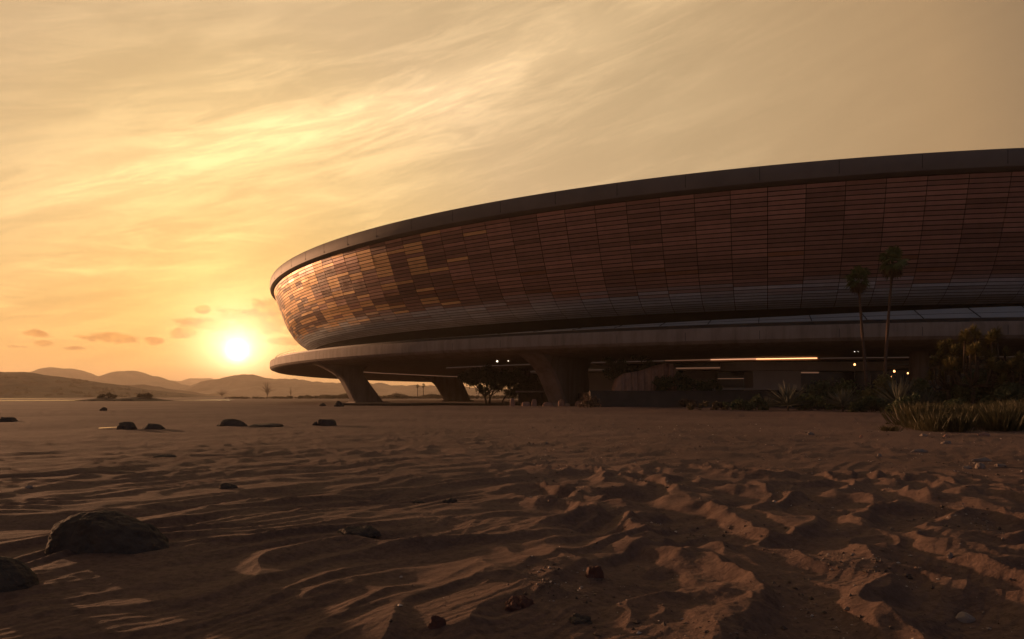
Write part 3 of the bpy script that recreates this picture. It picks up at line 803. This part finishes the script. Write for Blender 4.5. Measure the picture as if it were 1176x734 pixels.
# tall grass: nobody could count the blades
def grass():
    g_ = np.random.default_rng(5); V, Fc = [], []
    cl = []
    for k_ in range(50):
        px = g_.uniform(1016, 1215); d = g_.uniform(34.5, 44)
        cl.append((px, d, g_.uniform(.6, 1.6)*(.4 if px < 1045 else 1)*(1-.5*(d > 42))))
    for px, d, h_ in cl:
        x0 = (px-CX)/F*d; 
        for b_ in range(360):
            rr_ = abs(g_.normal())*.34*h_; a_ = g_.uniform(0, 2*pi); x = x0+rr_*cos(a_); y = d+rr_*sin(a_)
            z = 0
            hh = h_*g_.uniform(.45, 1.05); lx, ly = g_.normal()*.22*hh+cos(a_)*rr_*.5, g_.normal()*.22*hh+sin(a_)*rr_*.5
            wa = g_.uniform(0, pi); wx, wy = cos(wa)*.006, sin(wa)*.006
            V += [(x-wx, y-wy, z), (x+wx, y+wy, z), (x+lx*.5+wx*.7, y+ly*.5+wy*.7, z+hh*.6), (x+lx, y+ly, z+hh)]
            Fc.append((len(V)-4, len(V)-3, len(V)-2, len(V)-1))
    V = np.array(V); n_ = len(V)//4
    base = height(V[0::4, 0], V[0::4, 1]); V[:, 2] += np.repeat(base, 4)-.03
    o = np_mesh('grass', V, np.array(Fc), M['grass'])
    tag(o, 'dry tall grass growing at the edge of the sand on the right', 'grass', kind='stuff')
grass()
# scrub belt far behind
def far_scrub():
    g_ = np.random.default_rng(8); cs, rs = [], []
    for k_ in range(420):
        px = g_.uniform(258, 640); d = g_.uniform(480, 560); 
        hpx = 2.5+3.0*max(0, pn(px*.05, .3, 2)+.4)+g_.uniform(0, 1.3)
        if px < 330: hpx *= .55
        h_ = hpx/F*d; x = (px-CX)/F*d
        cs.append((x, d, h_*.45)); rs.append(h_*.62)
    V, Fq = leaf_cloud(cs, rs, 52000, .42, 4, .7)
    V[:, 2] = np.maximum(V[:, 2], 0)
    o = np_mesh('scrub', V, Fq, M['scrub']); tag(o, 'long belt of low scrub on the far side of the sand flat', 'scrub', kind='stuff')
far_scrub()
def bare_tree(px, d, hpx, wpx, label, seed, grp, twigs=46):
    rr_ = random.Random(seed); x = (px-CX)/F*d; e = empty('bare_tree', (x, d, 0), label, 'tree', grp)
    H_ = hpx/F*d; w_ = wpx/2/F*d; mb = MB()
    mb.tube([(0, 0, -.5), (0, 0, H_*.3)], [H_*.03, H_*.02], 6)
    mb.build('trunk', M['bark'], e)
    mb = MB()
    for k_ in range(twigs):
        a_ = rr_.uniform(0, 2*pi); q = rr_.uniform(.1, 1)**.6
        tip = (cos(a_)*w_*q*1.35, sin(a_)*w_*q*1.35, H_*rr_.uniform(.6, 1)*(1-.45*q*q)); mid = (tip[0]*.45, tip[1]*.45, H_*.3+(tip[2]-H_*.3)*.5)
        mb.tube([(0, 0, H_*rr_.uniform(.12, .3)), mid, tip], [H_*.010, H_*.006, H_*.003], 4)
    mb.build('branches', M['bark'], e)
bare_tree(307, 900, 21, 15, 'largest bare tree on the far flat right of the sun', 3, 'bare trees on the far flat')
bare_tree(255, 1000, 13, 13, 'low bare tree on the far flat left below the sun', 5, 'bare trees on the far flat')
bare_tree(334, 950, 15, 4, 'thin bare tree between the large bare tree and the platform', 7, 'bare trees on the far flat', 14)

# ------------------------------------------------------------------ rocks
import bmesh
def rock(px, ybase, wpx, hpx, mat, label, seed, name='rock', cat='rock', grp=None, d=None, asp=.7, sink=.25, jag=.28, blocky=False, skew=0., dome=False):
    if d is None:
        d = CAMH*F/(ybase-CY)
        for _ in range(12): d = .5*d+.5*(CAMH-gz((px-CX)/F*d, d))*F/(ybase-CY)
    x = (px-CX)/F*d; 
    w_ = wpx/F*d; h_ = hpx/F*d
    zg = min(gz(x, d), (gz(x-w_*.3, d)+gz(x+w_*.3, d)+gz(x, d))/3)
    bm = bmesh.new()
    bmesh.ops.create_icosphere(bm, subdivisions=6 if wpx > 60 else (5 if wpx > 30 else 4), radius=1)
    vs = np.array([v.co[:] for v in bm.verts])
    n_ = fbm(vs[:, 0]*1.1+vs[:, 2]*.7, vs[:, 1]*1.1-vs[:, 2]*.4, seed, 5)+.5*fbm(vs[:, 2]*1.7+seed, vs[:, 0]*1.7, seed+4, 4)
    # facets
    g_ = np.random.default_rng(seed+100); sc_ = 1+jag*n_
    for k_ in range(0 if dome else 9):
        q = g_.normal(size=3); q /= np.linalg.norm(q); lim = g_.uniform(.72, .95)
        dd = vs@q*sc_; sc_ = np.where(dd > lim, sc_*(lim+(dd-lim)*.25)/np.maximum(dd, 1e-6), sc_)
    P = vs*sc_[:, None]
    if blocky: P = np.sign(P)*np.abs(P)**.6
    top = P[:, 2].max(); ex = (P[:, 0].max()-P[:, 0].min())/2
    P[:, 0] *= w_/2/ex; P[:, 1] *= w_/2/ex*asp
    P[:, 2] = np.where(P[:, 2] > 0, P[:, 2]*h_*(1)/top, P[:, 2]*h_*sink*1.5)
    if dome:
        q_ = np.clip(P[:, 2]/h_, 0, 1); kf = .80+.20*(1-q_)**.8; P[:, 0] *= kf*1.0; P[:, 1] *= kf
    P[:, 0] += skew*np.maximum(P[:, 2], 0)
    if dome:
        nn_ = fbm(P[:, 0]*3.2+seed, P[:, 1]*3.2+P[:, 2]*2.7, seed+6, 6); nv = P/np.maximum(np.linalg.norm(P, axis=1), 1e-6)[:, None]
        P += nv*((nn_-.6*np.abs(fbm(P[:, 0]*5+seed, P[:, 2]*7+P[:, 1]*3, seed+9, 3)))*.024*w_)[:, None]
    for v, p in zip(bm.verts, P): v.co = p
    me = bpy.data.meshes.new(name); bm.to_mesh(me); bm.free()
    me.materials.append(mat); me.polygons.foreach_set('use_smooth', [True]*len(me.polygons))
    me.set_sharp_from_angle(angle=R(32))
    o = bpy.data.objects.new(name, me); COL.objects.link(o)
    o.location = (x, d, zg-.01*w_)
    tag(o, label, cat, grp); return o
RK = M['rock']
rock(126, 628, 138, 46, RK, 'large dark domed boulder half buried in the left foreground sand', 1, 'boulder', 'boulder', asp=.6, jag=.05, skew=-.32, dome=True)
rock(0, 672, 84, 34, RK, 'dark boulder cut by the left edge of the view below the large one', 2, 'boulder', 'boulder', asp=.7, jag=.06, dome=True)
G1 = 'dark rocks on the sand flat'
rock(411, 615, 52, 12, RK, 'flat dark rock lying alone in the middle of the ripples', 3, grp=G1)
rock(146, 493, 22, 9, RK, 'pointed dark rock, left of a pair beyond the large boulder', 4, grp=G1)
rock(176, 493, 28, 7, RK, 'rounded low rock, right of a pair beyond the large boulder', 5, grp=G1, jag=.12)
rock(268, 489.5, 34, 9, RK, 'rounded mound like rock below the sun', 6, grp=G1, jag=.1)
rock(304, 490, 40, 4.5, RK, 'long flat ledge of rock right of the mound like rock', 7, grp=G1, jag=.12)
rock(376, 489, 21, 8, RK, 'blocky dark rock left below the first leaning leg', 8, grp=G1, blocky=True)
rock(362.5, 488.5, 7, 4.5, RK, 'small round stone just left of the blocky dark rock', 9, grp=G1)
rock(480, 577.5, 15, 5, RK, 'left of two small dark stones in the middle of the sand', 10, grp=G1)
rock(517, 577.5, 18, 6, RK, 'right of two small dark stones in the middle of the sand', 11, grp=G1)
rock(262, 561, 20, 7, RK, 'small dark stone alone between the boulder and the sun', 12, grp=G1)
rock(190, 526.5, 28, 5, RK, 'thin dark stone on the ripples above the large boulder', 13, grp=G1)
rock(118, 472, 9, 4.5, RK, 'tiny dark rock on the sand in front of the far mounds', 14, grp=G1)
rock(8, 484, 24, 5.5, RK, 'dark rock at the left edge of the view on the far sand', 15, grp=G1)
rock(389, 467, 12, 7, RK, 'dark jagged rock at the foot of the first leaning leg', 16, grp=G1)
rock(371, 466.5, 9, 4, RK, 'small dark rock left of the jagged rock by the first leg', 17, grp=G1)
rock(33, 560, 10, 3, M['palerock'], 'small pale stone at the far left of the ripples', 18)
rock(502, 719, 21, 13, M['redrock'], 'rounded reddish stone at the bottom of the view', 19)
rock(595, 698, 36, 14, M['redrock'], 'dark red jagged stone in the foreground right of the rounded reddish stone', 20, jag=.4)
rock(682, 661, 24, 13, M['redrock'], 'reddish stone heap against a sand crest in the foreground', 21, jag=.45)
rock(664, 714, 28, 9, RK, 'dark crumbled stone in the lower middle foreground', 22, jag=.4)
PG = 'pale stones on the right'
PS = M['palerock']
rock(1108, 713, 26, 10, PS, 'large pale grey stone in the lower right corner of the sand', 23, grp=PG)
rock(1055, 519, 22, 4, PS, 'long thin pale stone lying nearer than the dry grass', 24, grp=PG, asp=.25)
rock(1127, 529.5, 26, 4.5, PS, 'longest pale stone on the right, behind the upright one', 25, grp=PG, asp=.25)
rock(1125, 538, 12, 7, PS, 'upright pale stone in front of the longest pale stone', 26, grp=PG)
rock(1110, 538.5, 12, 4, PS, 'flat pale stone left of the upright one', 27, grp=PG)
rock(1149, 535.5, 14, 3.2, PS, 'flat pale stone right of the upright one', 28, grp=PG)
rock(1087, 509.5, 12, 4, PS, 'pale stone halfway to the dry grass', 29, grp=PG)
rock(1130, 500, 15, 4, M['sandstone'], 'long orange stone in front of the dry grass', 30, grp=PG, asp=.3)
rock(1086, 502, 5, 3.5, M['sandstone'], 'tiny orange stone left of the long orange one', 31, grp=PG)
rock(989, 502.5, 4, 3, M['sandstone'], 'tiny orange stone alone left of the dry grass', 32, grp=PG)
rock(931, 499.5, 8, 3.6, PS, 'small pale stone in front of the agaves', 33, grp=PG)
rock(1010, 524.5, 6, 4, PS, 'small white stone at the upper edge of the trampled sand', 34, grp=PG)
rock(1091, 641, 7, 6, PS, 'white pebble in the trampled sand above the large pale grey stone', 35, grp=PG)
rock(1061, 500.5, 8, 2.6, PS, 'thin small pale stone left of the tiny orange stone', 36, grp=PG)
SB = 'sandstone blocks in front of the near leg'
for k_, (px, w_, h_, lb) in enumerate(((588.5, 6, 9, 'tallest upright sandstone block below the spreading tree'), (604, 10, 5, 'low sandstone block right of the tallest one'), (613.5, 6, 8, 'upright sandstone block below the small shelter'),
                                       (629, 12, 5, 'broad low sandstone block left of the near leg'), (645, 8, 8, 'sandstone block at the middle foot of the near leg'), (667, 14, 7, 'wide sandstone block at the right foot of the near leg'))):
    rock(px, 465.9, w_, h_, M['sandstone'], lb, 50+k_, 'stone_block', 'rock', SB, d=112+k_*.5, blocky=True, jag=.15)
# gravel
def gravel():
    g_ = np.random.default_rng(21); Vs, Fs = [], []
    base = np.array([(1, 0, 0), (-1, 0, 0), (0, 1, 0), (0, -1, 0), (0, 0, 1), (0, 0, -1)], float)
    fc = [(0, 2, 4), (2, 1, 4), (1, 3, 4), (3, 0, 4), (2, 0, 5), (1, 2, 5), (3, 1, 5), (0, 3, 5)]
    n_ = 5200; pts = []
    while len(pts) < n_:
        d = 4.2+40*g_.random()**1.7; px = g_.uniform(430, 1230)
        x = (px-CX)/F*d
        dens = .25+.75*float(ss(-.1, .5, pn(np.array([x*.8]), np.array([d*.5]), 77))[0])
        if px < 600: dens *= .3
        if g_.random() < dens**2: pts.append((x, d))
    P = np.array(pts); zz = height(P[:, 0], P[:, 1])
    s_ = .004+.020*g_.random(n_)**5+.0007*P[:, 1]*g_.random(n_)**2
    for i_ in range(n_):
        v = base*(1+.35*g_.normal(size=(6, 1)))*s_[i_]*np.array([1.2, 1, .7]); a_ = g_.uniform(0, 2*pi); ca, sa = cos(a_), sin(a_)
        v = np.stack([v[:, 0]*ca-v[:, 1]*sa, v[:, 0]*sa+v[:, 1]*ca, v[:, 2]], 1)+np.array([P[i_, 0], P[i_, 1], zz[i_]+s_[i_]*.25])
        Vs.append(v); Fs += [(a+i_*6, b+i_*6, c+i_*6) for a, b, c in fc]
    m, nt, b = new_mat('gravel_mix')
    gi = N(nt, 'ShaderNodeNewGeometry'); 
    nt.links.new(ramp(nt, gi.outputs['Random Per Island'], [(0, (.05, .03, .022)), (.55, (.16, .10, .07)), (.85, (.30, .22, .17)), (1, (.6, .5, .42))]), b.inputs['Base Color'])
    b.inputs['Roughness'].default_value = .8
    o = np_mesh('gravel', np.concatenate(Vs), np.array(Fs), m, n=3); tag(o, 'tiny stones and crumbs scattered over the sand', 'gravel', kind='stuff')
gravel()

# ------------------------------------------------------------------ far land
def ridge(name, pts, d, depth, mat, seed, rough=1., kind='structure', nx=520, ny=70):
    pts = sorted(pts); xs_ = [p[0] for p in pts]; hs = [(CY-p[1])/F*d+CAMH for p in pts]
    px = np.linspace(xs_[0], xs_[-1], nx); xx = (px-CX)/F*d
    vv = np.linspace(-1, 1, ny)
    PX, VV = np.meshgrid(px, vv, indexing='ij'); XX = (PX-CX)/F*d; YY = d+VV*depth
    Hh = np.interp(PX, xs_, hs)
    # smooth the outline a little
    hs_j = (sum((.55**k_)*(.5-2*np.abs(pn(xx/(max(hs)*1.6)*2.1**k_, xx*0+.37, seed+20+k_))) for k_ in range(5)))*.10*max(hs)*rough; Hh = Hh+hs_j[:, None]*ss(0, .3*max(hs), Hh)
    ker = np.hanning(5); ker /= ker.sum(); col = np.convolve(np.pad(Hh[:, 0], 2, 'edge'), ker, 'valid'); Hh = np.repeat(col[:, None], ny, 1)
    hmax = max(hs)
    gul = fbm(XX/(hmax*2.2), YY/(hmax*3.0), seed, 5)
    rd = 1-np.abs(fbm(XX/(hmax*1.6), YY/(hmax*3.5), seed+8, 6))
    env = np.clip(1-np.abs(VV+.10*gul)**1.5, 0, 1)
    Zz = Hh*env*(1-.42*rough*(1-rd)*(1-env**3*.92))+hmax*.03*rough*gul*env-2*(1-ss(0, .05, env))
    V = np.stack([XX, YY, Zz], -1).reshape(-1, 3)
    i_ = np.arange(nx-1)[:, None]*ny; j_ = np.arange(ny-1)[None, :]
    Q = np.stack([i_+j_, i_+ny+j_, i_+ny+j_+1, i_+j_+1], -1).reshape(-1, 4)
    o = np_mesh(name, V, Q, mat, smooth=True); tag(o, kind=kind); return o
ridge('hill', [(-420, 450), (-260, 436), (-120, 424), (-30, 426), (0, 427), (40, 429), (70, 433), (95, 438), (120, 441.5), (150, 446), (180, 451), (205, 455), (222, 458)], 1150, 260, M['dune'], 3, .5)
ridge('hill', [(60, 452), (100, 446), (130, 443), (150, 441.5), (165, 442), (185, 445), (205, 450), (222, 454), (240, 458)], 1700, 260, M['hill'], 5, 1.)
ridge('mountain', [(-400, 446), (-200, 434), (-60, 437), (20, 438), (46, 431), (57, 424.0), (66, 422.6), (80, 423.0), (90, 429), (96, 433.5), (106, 434), (113, 433), (121, 434), (132, 430), (145, 427.4), (158, 427.0), (172, 433), (186, 438), (200, 441.5), (225, 447), (245, 456)], 3700, 800, M['hill'], 7, .8)
ridge('mountain', [(120, 452), (170, 442), (196, 437.5), (212, 436.5), (226, 433.5), (238, 433.2), (250, 436.5), (268, 437.5), (300, 441), (340, 446), (400, 455)], 6600, 1300, M['hill'], 9, .8)
ridge('mountain', [(205, 456), (228, 449), (245, 442.5), (258, 437), (270, 432.5), (283, 431.2), (296, 431.6), (308, 433), (322, 434.5), (338, 435), (348, 437), (364, 439.3), (376, 438.4), (400, 438.6), (430, 441), (470, 443), (520, 442), (560, 445), (620, 447), (700, 452), (760, 457)], 3300, 700, M['hill'], 11, .8)
ridge('mountain', [(700, 455), (900, 440), (1200, 436), (1500, 442), (1800, 452)], 3600, 800, M['hill'], 13, .8)
ridge('mound', [(86, 461), (100, 459.5), (112, 457.6), (122, 456), (132, 457.6), (146, 457.4), (158, 455.7), (168, 455.6), (178, 458), (196, 461)], 270, 14, M['dune'], 15, .5, nx=120, ny=24)
bush(124, 457, 268, 22, 7, M['scrub'], 'low rounded scrub on the left hump of the far mound', 'scrub on the far mound', n=1500, size=.22, seed=61, z0=.9, name='scrub_clump')
bush(165, 457, 268, 20, 7, M['scrub'], 'flatter scrub on the right hump of the far mound', 'scrub on the far mound', n=1200, size=.22, seed=62, z0=1.0, name='scrub_clump')
def dune_scrub():
    g_ = np.random.default_rng(31); me = bpy.data.objects['hill'].data
    co_ = np.empty(len(me.vertices)*3, np.float32); me.vertices.foreach_get('co', co_); co_ = co_.reshape(-1, 3)
    ok = co_[(co_[:, 2] > 1) & (co_[:, 1] < 1150)]
    nz_ = pn(ok[:, 0]/30, ok[:, 1]/30, 5); ok = ok[(nz_ > .12) & (ok[:, 2] < 30)]
    pk = ok[g_.choice(len(ok), 420)]
    V, Fq = leaf_cloud(pk, 1.8+4.2*g_.random(420)**2, 34000, 1.1, 6, .6)
    o = np_mesh('scrub', V, Fq, M['scrub']); tag(o, 'dark scrub patches on the slope of the near dune at the left', 'scrub', kind='stuff')
dune_scrub()
# shallow water left behind on the flat
def pool(px0, px1, d0, d1, z, seed):
    n_ = 60; v = []; cxp = ((px0-CX)/F*(d0+d1)/2+(px1-CX)/F*(d0+d1)/2)/2; hw = (px1-px0)/2/F*(d0+d1)/2; cy = (d0+d1)/2; hd = (d1-d0)/2
    for k_ in range(n_):
        a_ = 2*pi*k_/n_; q = 1+.22*math.sin(3*a_+seed)+.12*math.sin(7*a_+seed*2)
        v.append((cxp+hw*cos(a_)*q, cy+hd*sin(a_)*q, z))
    o = mesh_obj('water', v, [tuple(range(n_))], M['water']); tag(o, kind='structure')
pool(-80, 150, 240, 330, .03, 1); pool(-200, 60, 420, 620, .03, 3); pool(215, 262, 300, 340, .03, 2); pool(118, 130, 36.3, 38.0, .045, 5)

# ------------------------------------------------------------------ air
mb = MB(); mb.box((0, 0, 160-5), (29000, 29000, 330)); hz = mb.build('haze', None); tag(hz, kind='stuff')
m = bpy.data.materials.new('haze'); m.use_nodes = True; nt = m.node_tree; nt.nodes.clear()
out = N(nt, 'ShaderNodeOutputMaterial'); pvn = N(nt, 'ShaderNodeVolumePrincipled')
pvn.inputs['Color'].default_value = (.95, .84, .68, 1); pvn.inputs['Density'].default_value = .00014; pvn.inputs['Anisotropy'].default_value = .32
nt.links.new(pvn.outputs[0], out.inputs['Volume']); hz.data.materials.append(m)

# ------------------------------------------------------------------ sky
SUN_AZ, SUN_EL = R(-20.3), R(3.3)          # where the disc stands in the sky
LAMP_AZ, LAMP_EL = R(-49), R(5.6)
w = bpy.data.worlds.new('World'); sc.world = w; w.use_nodes = True; nt = w.node_tree
bg = nt.nodes['Background']; bg.inputs[1].default_value = .1
L = nt.links.new
def mth(op, a, b=None, c=None, clamp=False):
    n = N(nt, 'ShaderNodeMath', operation=op); n.use_clamp = clamp
    for i_, v in enumerate((a, b, c)):
        if v is None: continue
        if isinstance(v, (int, float)): n.inputs[i_].default_value = v
        else: L(v, n.inputs[i_])
    return n.outputs[0]
def cmix(f, a, b, mode='MIX'):
    n = N(nt, 'ShaderNodeMix', data_type='RGBA', blend_type=mode)
    for s_, v in ((0, f), (6, a), (7, b)):
        if isinstance(v, (int, float)): n.inputs[s_].default_value = v
        elif isinstance(v, tuple): n.inputs[s_].default_value = (*v, 1)
        else: L(v, n.inputs[s_])
    return n.outputs[2]
def cscale(col, f):
    n = N(nt, 'ShaderNodeVectorMath', operation='SCALE'); 
    if isinstance(col, tuple): n.inputs[0].default_value = col
    else: L(col, n.inputs[0])
    if isinstance(f, (int, float)): n.inputs['Scale'].default_value = f
    else: L(f, n.inputs['Scale'])
    return n.outputs[0]
def cadd(a, b):
    n = N(nt, 'ShaderNodeVectorMath', operation='ADD'); L(a, n.inputs[0]); L(b, n.inputs[1]); return n.outputs[0]
tc = N(nt, 'ShaderNodeTexCoord'); D = tc.outputs['Generated']
sky = N(nt, 'ShaderNodeTexSky'); sky.sky_type = 'NISHITA'; sky.sun_disc = False
sky.sun_elevation = SUN_EL; sky.sun_rotation = SUN_AZ; sky.dust_density = 4; sky.air_density = 1.2; sky.ozone_density = .6
sx = N(nt, 'ShaderNodeSeparateXYZ'); L(D, sx.inputs[0]); dx_, dy_, dz_ = sx.outputs
az = mth('ARCTAN2', dx_, dy_); el = mth('ARCSINE', dz_)      # radians
sd = (sin(SUN_AZ)*cos(SUN_EL), cos(SUN_AZ)*cos(SUN_EL), sin(SUN_EL))
dt = N(nt, 'ShaderNodeVectorMath', operation='DOT_PRODUCT'); L(D, dt.inputs[0]); dt.inputs[1].default_value = sd
dot = dt.outputs['Value']; angs = mth('ARCCOSINE', mth('MINIMUM', dot, .9999999))   # angle from the sun
# veil colour by angle from the sun
an = mth('DIVIDE', angs, pi)
veil = ramp(nt, an, [(0, (1.0, .70, .24)), (.06, (.94, .66, .28)), (.13, (.79, .555, .30)), (.20, (.68, .475, .255)), (.29, (.54, .345, .175)), (.36, (.17, .120, .082)), (.50, (.062, .068, .080)), (.70, (.078, .100, .140)), (1, (.090, .120, .175))])
# low sky turns orange; belt behind the camera brightened to light the facade
lowf = mth('POWER', mth('SUBTRACT', 1., mth('MULTIPLY', mth('MAXIMUM', el, 0.), 3.6), clamp=True), 1.6)
warm = ramp(nt, an, [(0, (1.0, .49, .08)), (.10, (1.0, .54, .12)), (.25, (.62, .34, .14)), (.42, (.30, .20, .155)), (.6, (.23, .20, .205)), (1, (.21, .225, .29))])
skyc = cmix(mth('MULTIPLY', lowf, .95), veil, warm)
# cirrus: noise stretched along a rising diagonal, in azimuth / elevation
cmb = N(nt, 'ShaderNodeCombineXYZ'); L(az, cmb.inputs[0]); L(el, cmb.inputs[1])
def skynoise(scale, rot, st, detail, dist, rough=.55, off=0.):
    m0 = N(nt, 'ShaderNodeMapping'); m0.inputs['Rotation'].default_value = (0, 0, rot); m0.inputs['Location'].default_value = (off, off*.7, off)
    L(cmb.outputs[0], m0.inputs[0])
    mp = N(nt, 'ShaderNodeMapping'); mp.inputs['Scale'].default_value = st; L(m0.outputs[0], mp.inputs[0])
    n = N(nt, 'ShaderNodeTexNoise'); n.inputs['Scale'].default_value = scale; n.inputs['Detail'].default_value = detail; n.inputs['Distortion'].default_value = dist; n.inputs['Roughness'].default_value = rough
    L(mp.outputs[0], n.inputs['Vector']); return n.outputs['Fac']
def rng_(v, a, b, c, d):
    n = N(nt, 'ShaderNodeMapRange'); n.interpolation_type = 'SMOOTHSTEP'; L(v, n.inputs[0])
    for i_, q in enumerate((a, b, c, d)): n.inputs[1+i_].default_value = q
    return n.outputs[0]
def gauss(x, k): return mth('POWER', 2.718, mth('MULTIPLY', mth('MULTIPLY', x, x), -k))
c1 = rng_(skynoise(3.2, R(-22), (1, 4.0, 1), 8, .8), .38, .68, 0, 1)
c2 = rng_(skynoise(7.5, R(-16), (1, 6.5, 1), 11, .5, .66, 3.), .40, .70, 0, 1)
c3 = rng_(skynoise(9, R(-3), (1, 6.0, 1), 9, .6, .6, 5.), .42, .70, 0, 1)
wob = mth('MULTIPLY', mth('SUBTRACT', skynoise(5, 0, (1, 1, 1), 6, .5, .55, 7.), .5), .045)
# a bright band of cirrus climbing to the right
a5 = mth('ADD', az, .50)
curve = mth('ADD', mth('MULTIPLY', a5, .36), mth('MULTIPLY', mth('MULTIPLY', a5, a5), -.05))
line = mth('SUBTRACT', el, mth('ADD', mth('ADD', curve, .255), wob))
azf = gauss(mth('ADD', az, .20), 7.)
band = mth('MULTIPLY', azf, mth('ADD', mth('MULTIPLY', gauss(line, 1500.), mth('ADD', .55, mth('MULTIPLY', c2, .45))), mth('MULTIPLY', gauss(mth('ADD', line, .02), 110.), mth('ADD', .25, mth('MULTIPLY', c2, .35)))))
band2 = mth('MULTIPLY', gauss(mth('ADD', mth('SUBTRACT', line, -.10), .0), 700.), mth('MULTIPLY', c3, gauss(mth('ADD', az, .48), 14.)))
front = rng_(an, .08, .34, 1, .12)
lowc = rng_(el, .04, .20, 1, 0)
br = mth('ADD', mth('MULTIPLY', mth('ADD', mth('ADD', mth('MULTIPLY', c1, .13), mth('MULTIPLY', c2, .14)), mth('MULTIPLY', mth('MULTIPLY', c3, lowc), .16)), front), mth('ADD', mth('MULTIPLY', band, .62), mth('MULTIPLY', band2, .3)))
gain = mth('ADD', .84, br)
skyc = cscale(skyc, gain)
def glow(k): return mth('POWER', 2.718, mth('MULTIPLY', angs, -k))
skyc = cadd(skyc, cscale((1.0, .50, .11), mth('MULTIPLY', glow(9.), .24)))
skyc = cadd(skyc, cscale((1.0, .68, .20), mth('MULTIPLY', glow(20.), .66)))
# small cumulus near the sun
def blob(px, py, wx, wy):
    a0 = math.atan((px-CX)/F); e0 = math.atan((CY-py)/F*cos(a0))
    u_ = mth('DIVIDE', mth('SUBTRACT', az, a0), wx/F*cos(a0)**2); v_ = mth('DIVIDE', mth('SUBTRACT', el, e0), wy/F*cos(a0))
    return mth('POWER', 2.718, mth('MULTIPLY', mth('ADD', mth('MULTIPLY', u_, u_), mth('MULTIPLY', v_, v_)), -1.))
bl = None
for (px, py, wx, wy, s_) in ((300, 366, 44, 20, 1.), (240, 372, 36, 8, .9), (330, 392, 26, 5, .8), (128, 388, 34, 7, .95), (212, 382, 18, 6, .9), (232, 356, 10, 5, .85), (42, 383, 18, 5, 1.), (50, 394, 14, 4, .9), (176, 391, 12, 5, .8), (85, 400, 24, 3, .7), (20, 398, 16, 3, .6)):
    b_ = mth('MULTIPLY', blob(px, py, wx, wy), s_); bl = b_ if bl is None else mth('MAXIMUM', bl, b_)
cn = skynoise(30, 0, (1, 1.8, 1), 10, .3, .66, 1.)
cum = rng_(mth('ADD', mth('MULTIPLY', bl, .55), mth('MULTIPLY', cn, 1.)), .63, .84, 0, 1)
cum = mth('MULTIPLY', cum, rng_(bl, .03, .28, 0, 1))
lit = rng_(skynoise(46, 0, (1, 1.6, 1), 6, .2, .6, 2.), .35, .65, 0, 1)
shade = cmix(lit, (.56, .38, .30), (.84, .68, .52))
mul = cmix(cum, (1., 1., 1.), shade)
skyc = cmix(1., skyc, mul, 'MULTIPLY')
skyc = cadd(skyc, cscale((1.0, .80, .48), mth('MULTIPLY', glow(40.), 5.0)))
skyc = cadd(skyc, cscale((1.0, .85, .6), mth('MULTIPLY', gauss(angs, 1/(.009**2)), 9.)))
final = cadd(cscale(skyc, 9.3), cscale(sky.outputs[0], .05))
L(final, bg.inputs[0])

# ------------------------------------------------------------------ sun
sl = bpy.data.lights.new('sun', 'SUN'); sl.energy = 5.0; sl.angle = R(1.1); sl.color = (1., .50, .25)
so = bpy.data.objects.new('sun', sl); COL.objects.link(so)
from mathutils import Vector
dv = Vector((sin(LAMP_AZ)*cos(LAMP_EL), cos(LAMP_AZ)*cos(LAMP_EL), sin(LAMP_EL)))
so.rotation_euler = dv.to_track_quat('Z', 'Y').to_euler(); so.location = (-60, 60, 60)

# ------------------------------------------------------------------ camera and render
cam = bpy.data.cameras.new('camera'); co = bpy.data.objects.new('camera', cam); COL.objects.link(co)
co.location = (0, 0, CAMH); co.rotation_euler = (R(90), 0, 0)
cam.sensor_width = 36; cam.lens = F/1176*36; cam.shift_y = (CY-367)/1176
cam.clip_start = .1; cam.clip_end = 60000
sc.camera = co
sc.view_settings.view_transform = 'Standard'; sc.view_settings.look = 'None'; sc.view_settings.gamma = 1; sc.view_settings.exposure = 0
sc.render.engine = 'CYCLES'
c = sc.cycles
c.use_denoising = True
try: c.denoiser = 'OPENIMAGEDENOISE'
except Exception: pass
c.use_adaptive_sampling = True; c.adaptive_threshold = .015
c.max_bounces = 6; c.diffuse_bounces = 3; c.glossy_bounces = 3; c.transmission_bounces = 3; c.volume_bounces = 1; c.transparent_max_bounces = 6
c.caustics_reflective = False; c.caustics_refractive = False
c.sample_clamp_indirect = 4
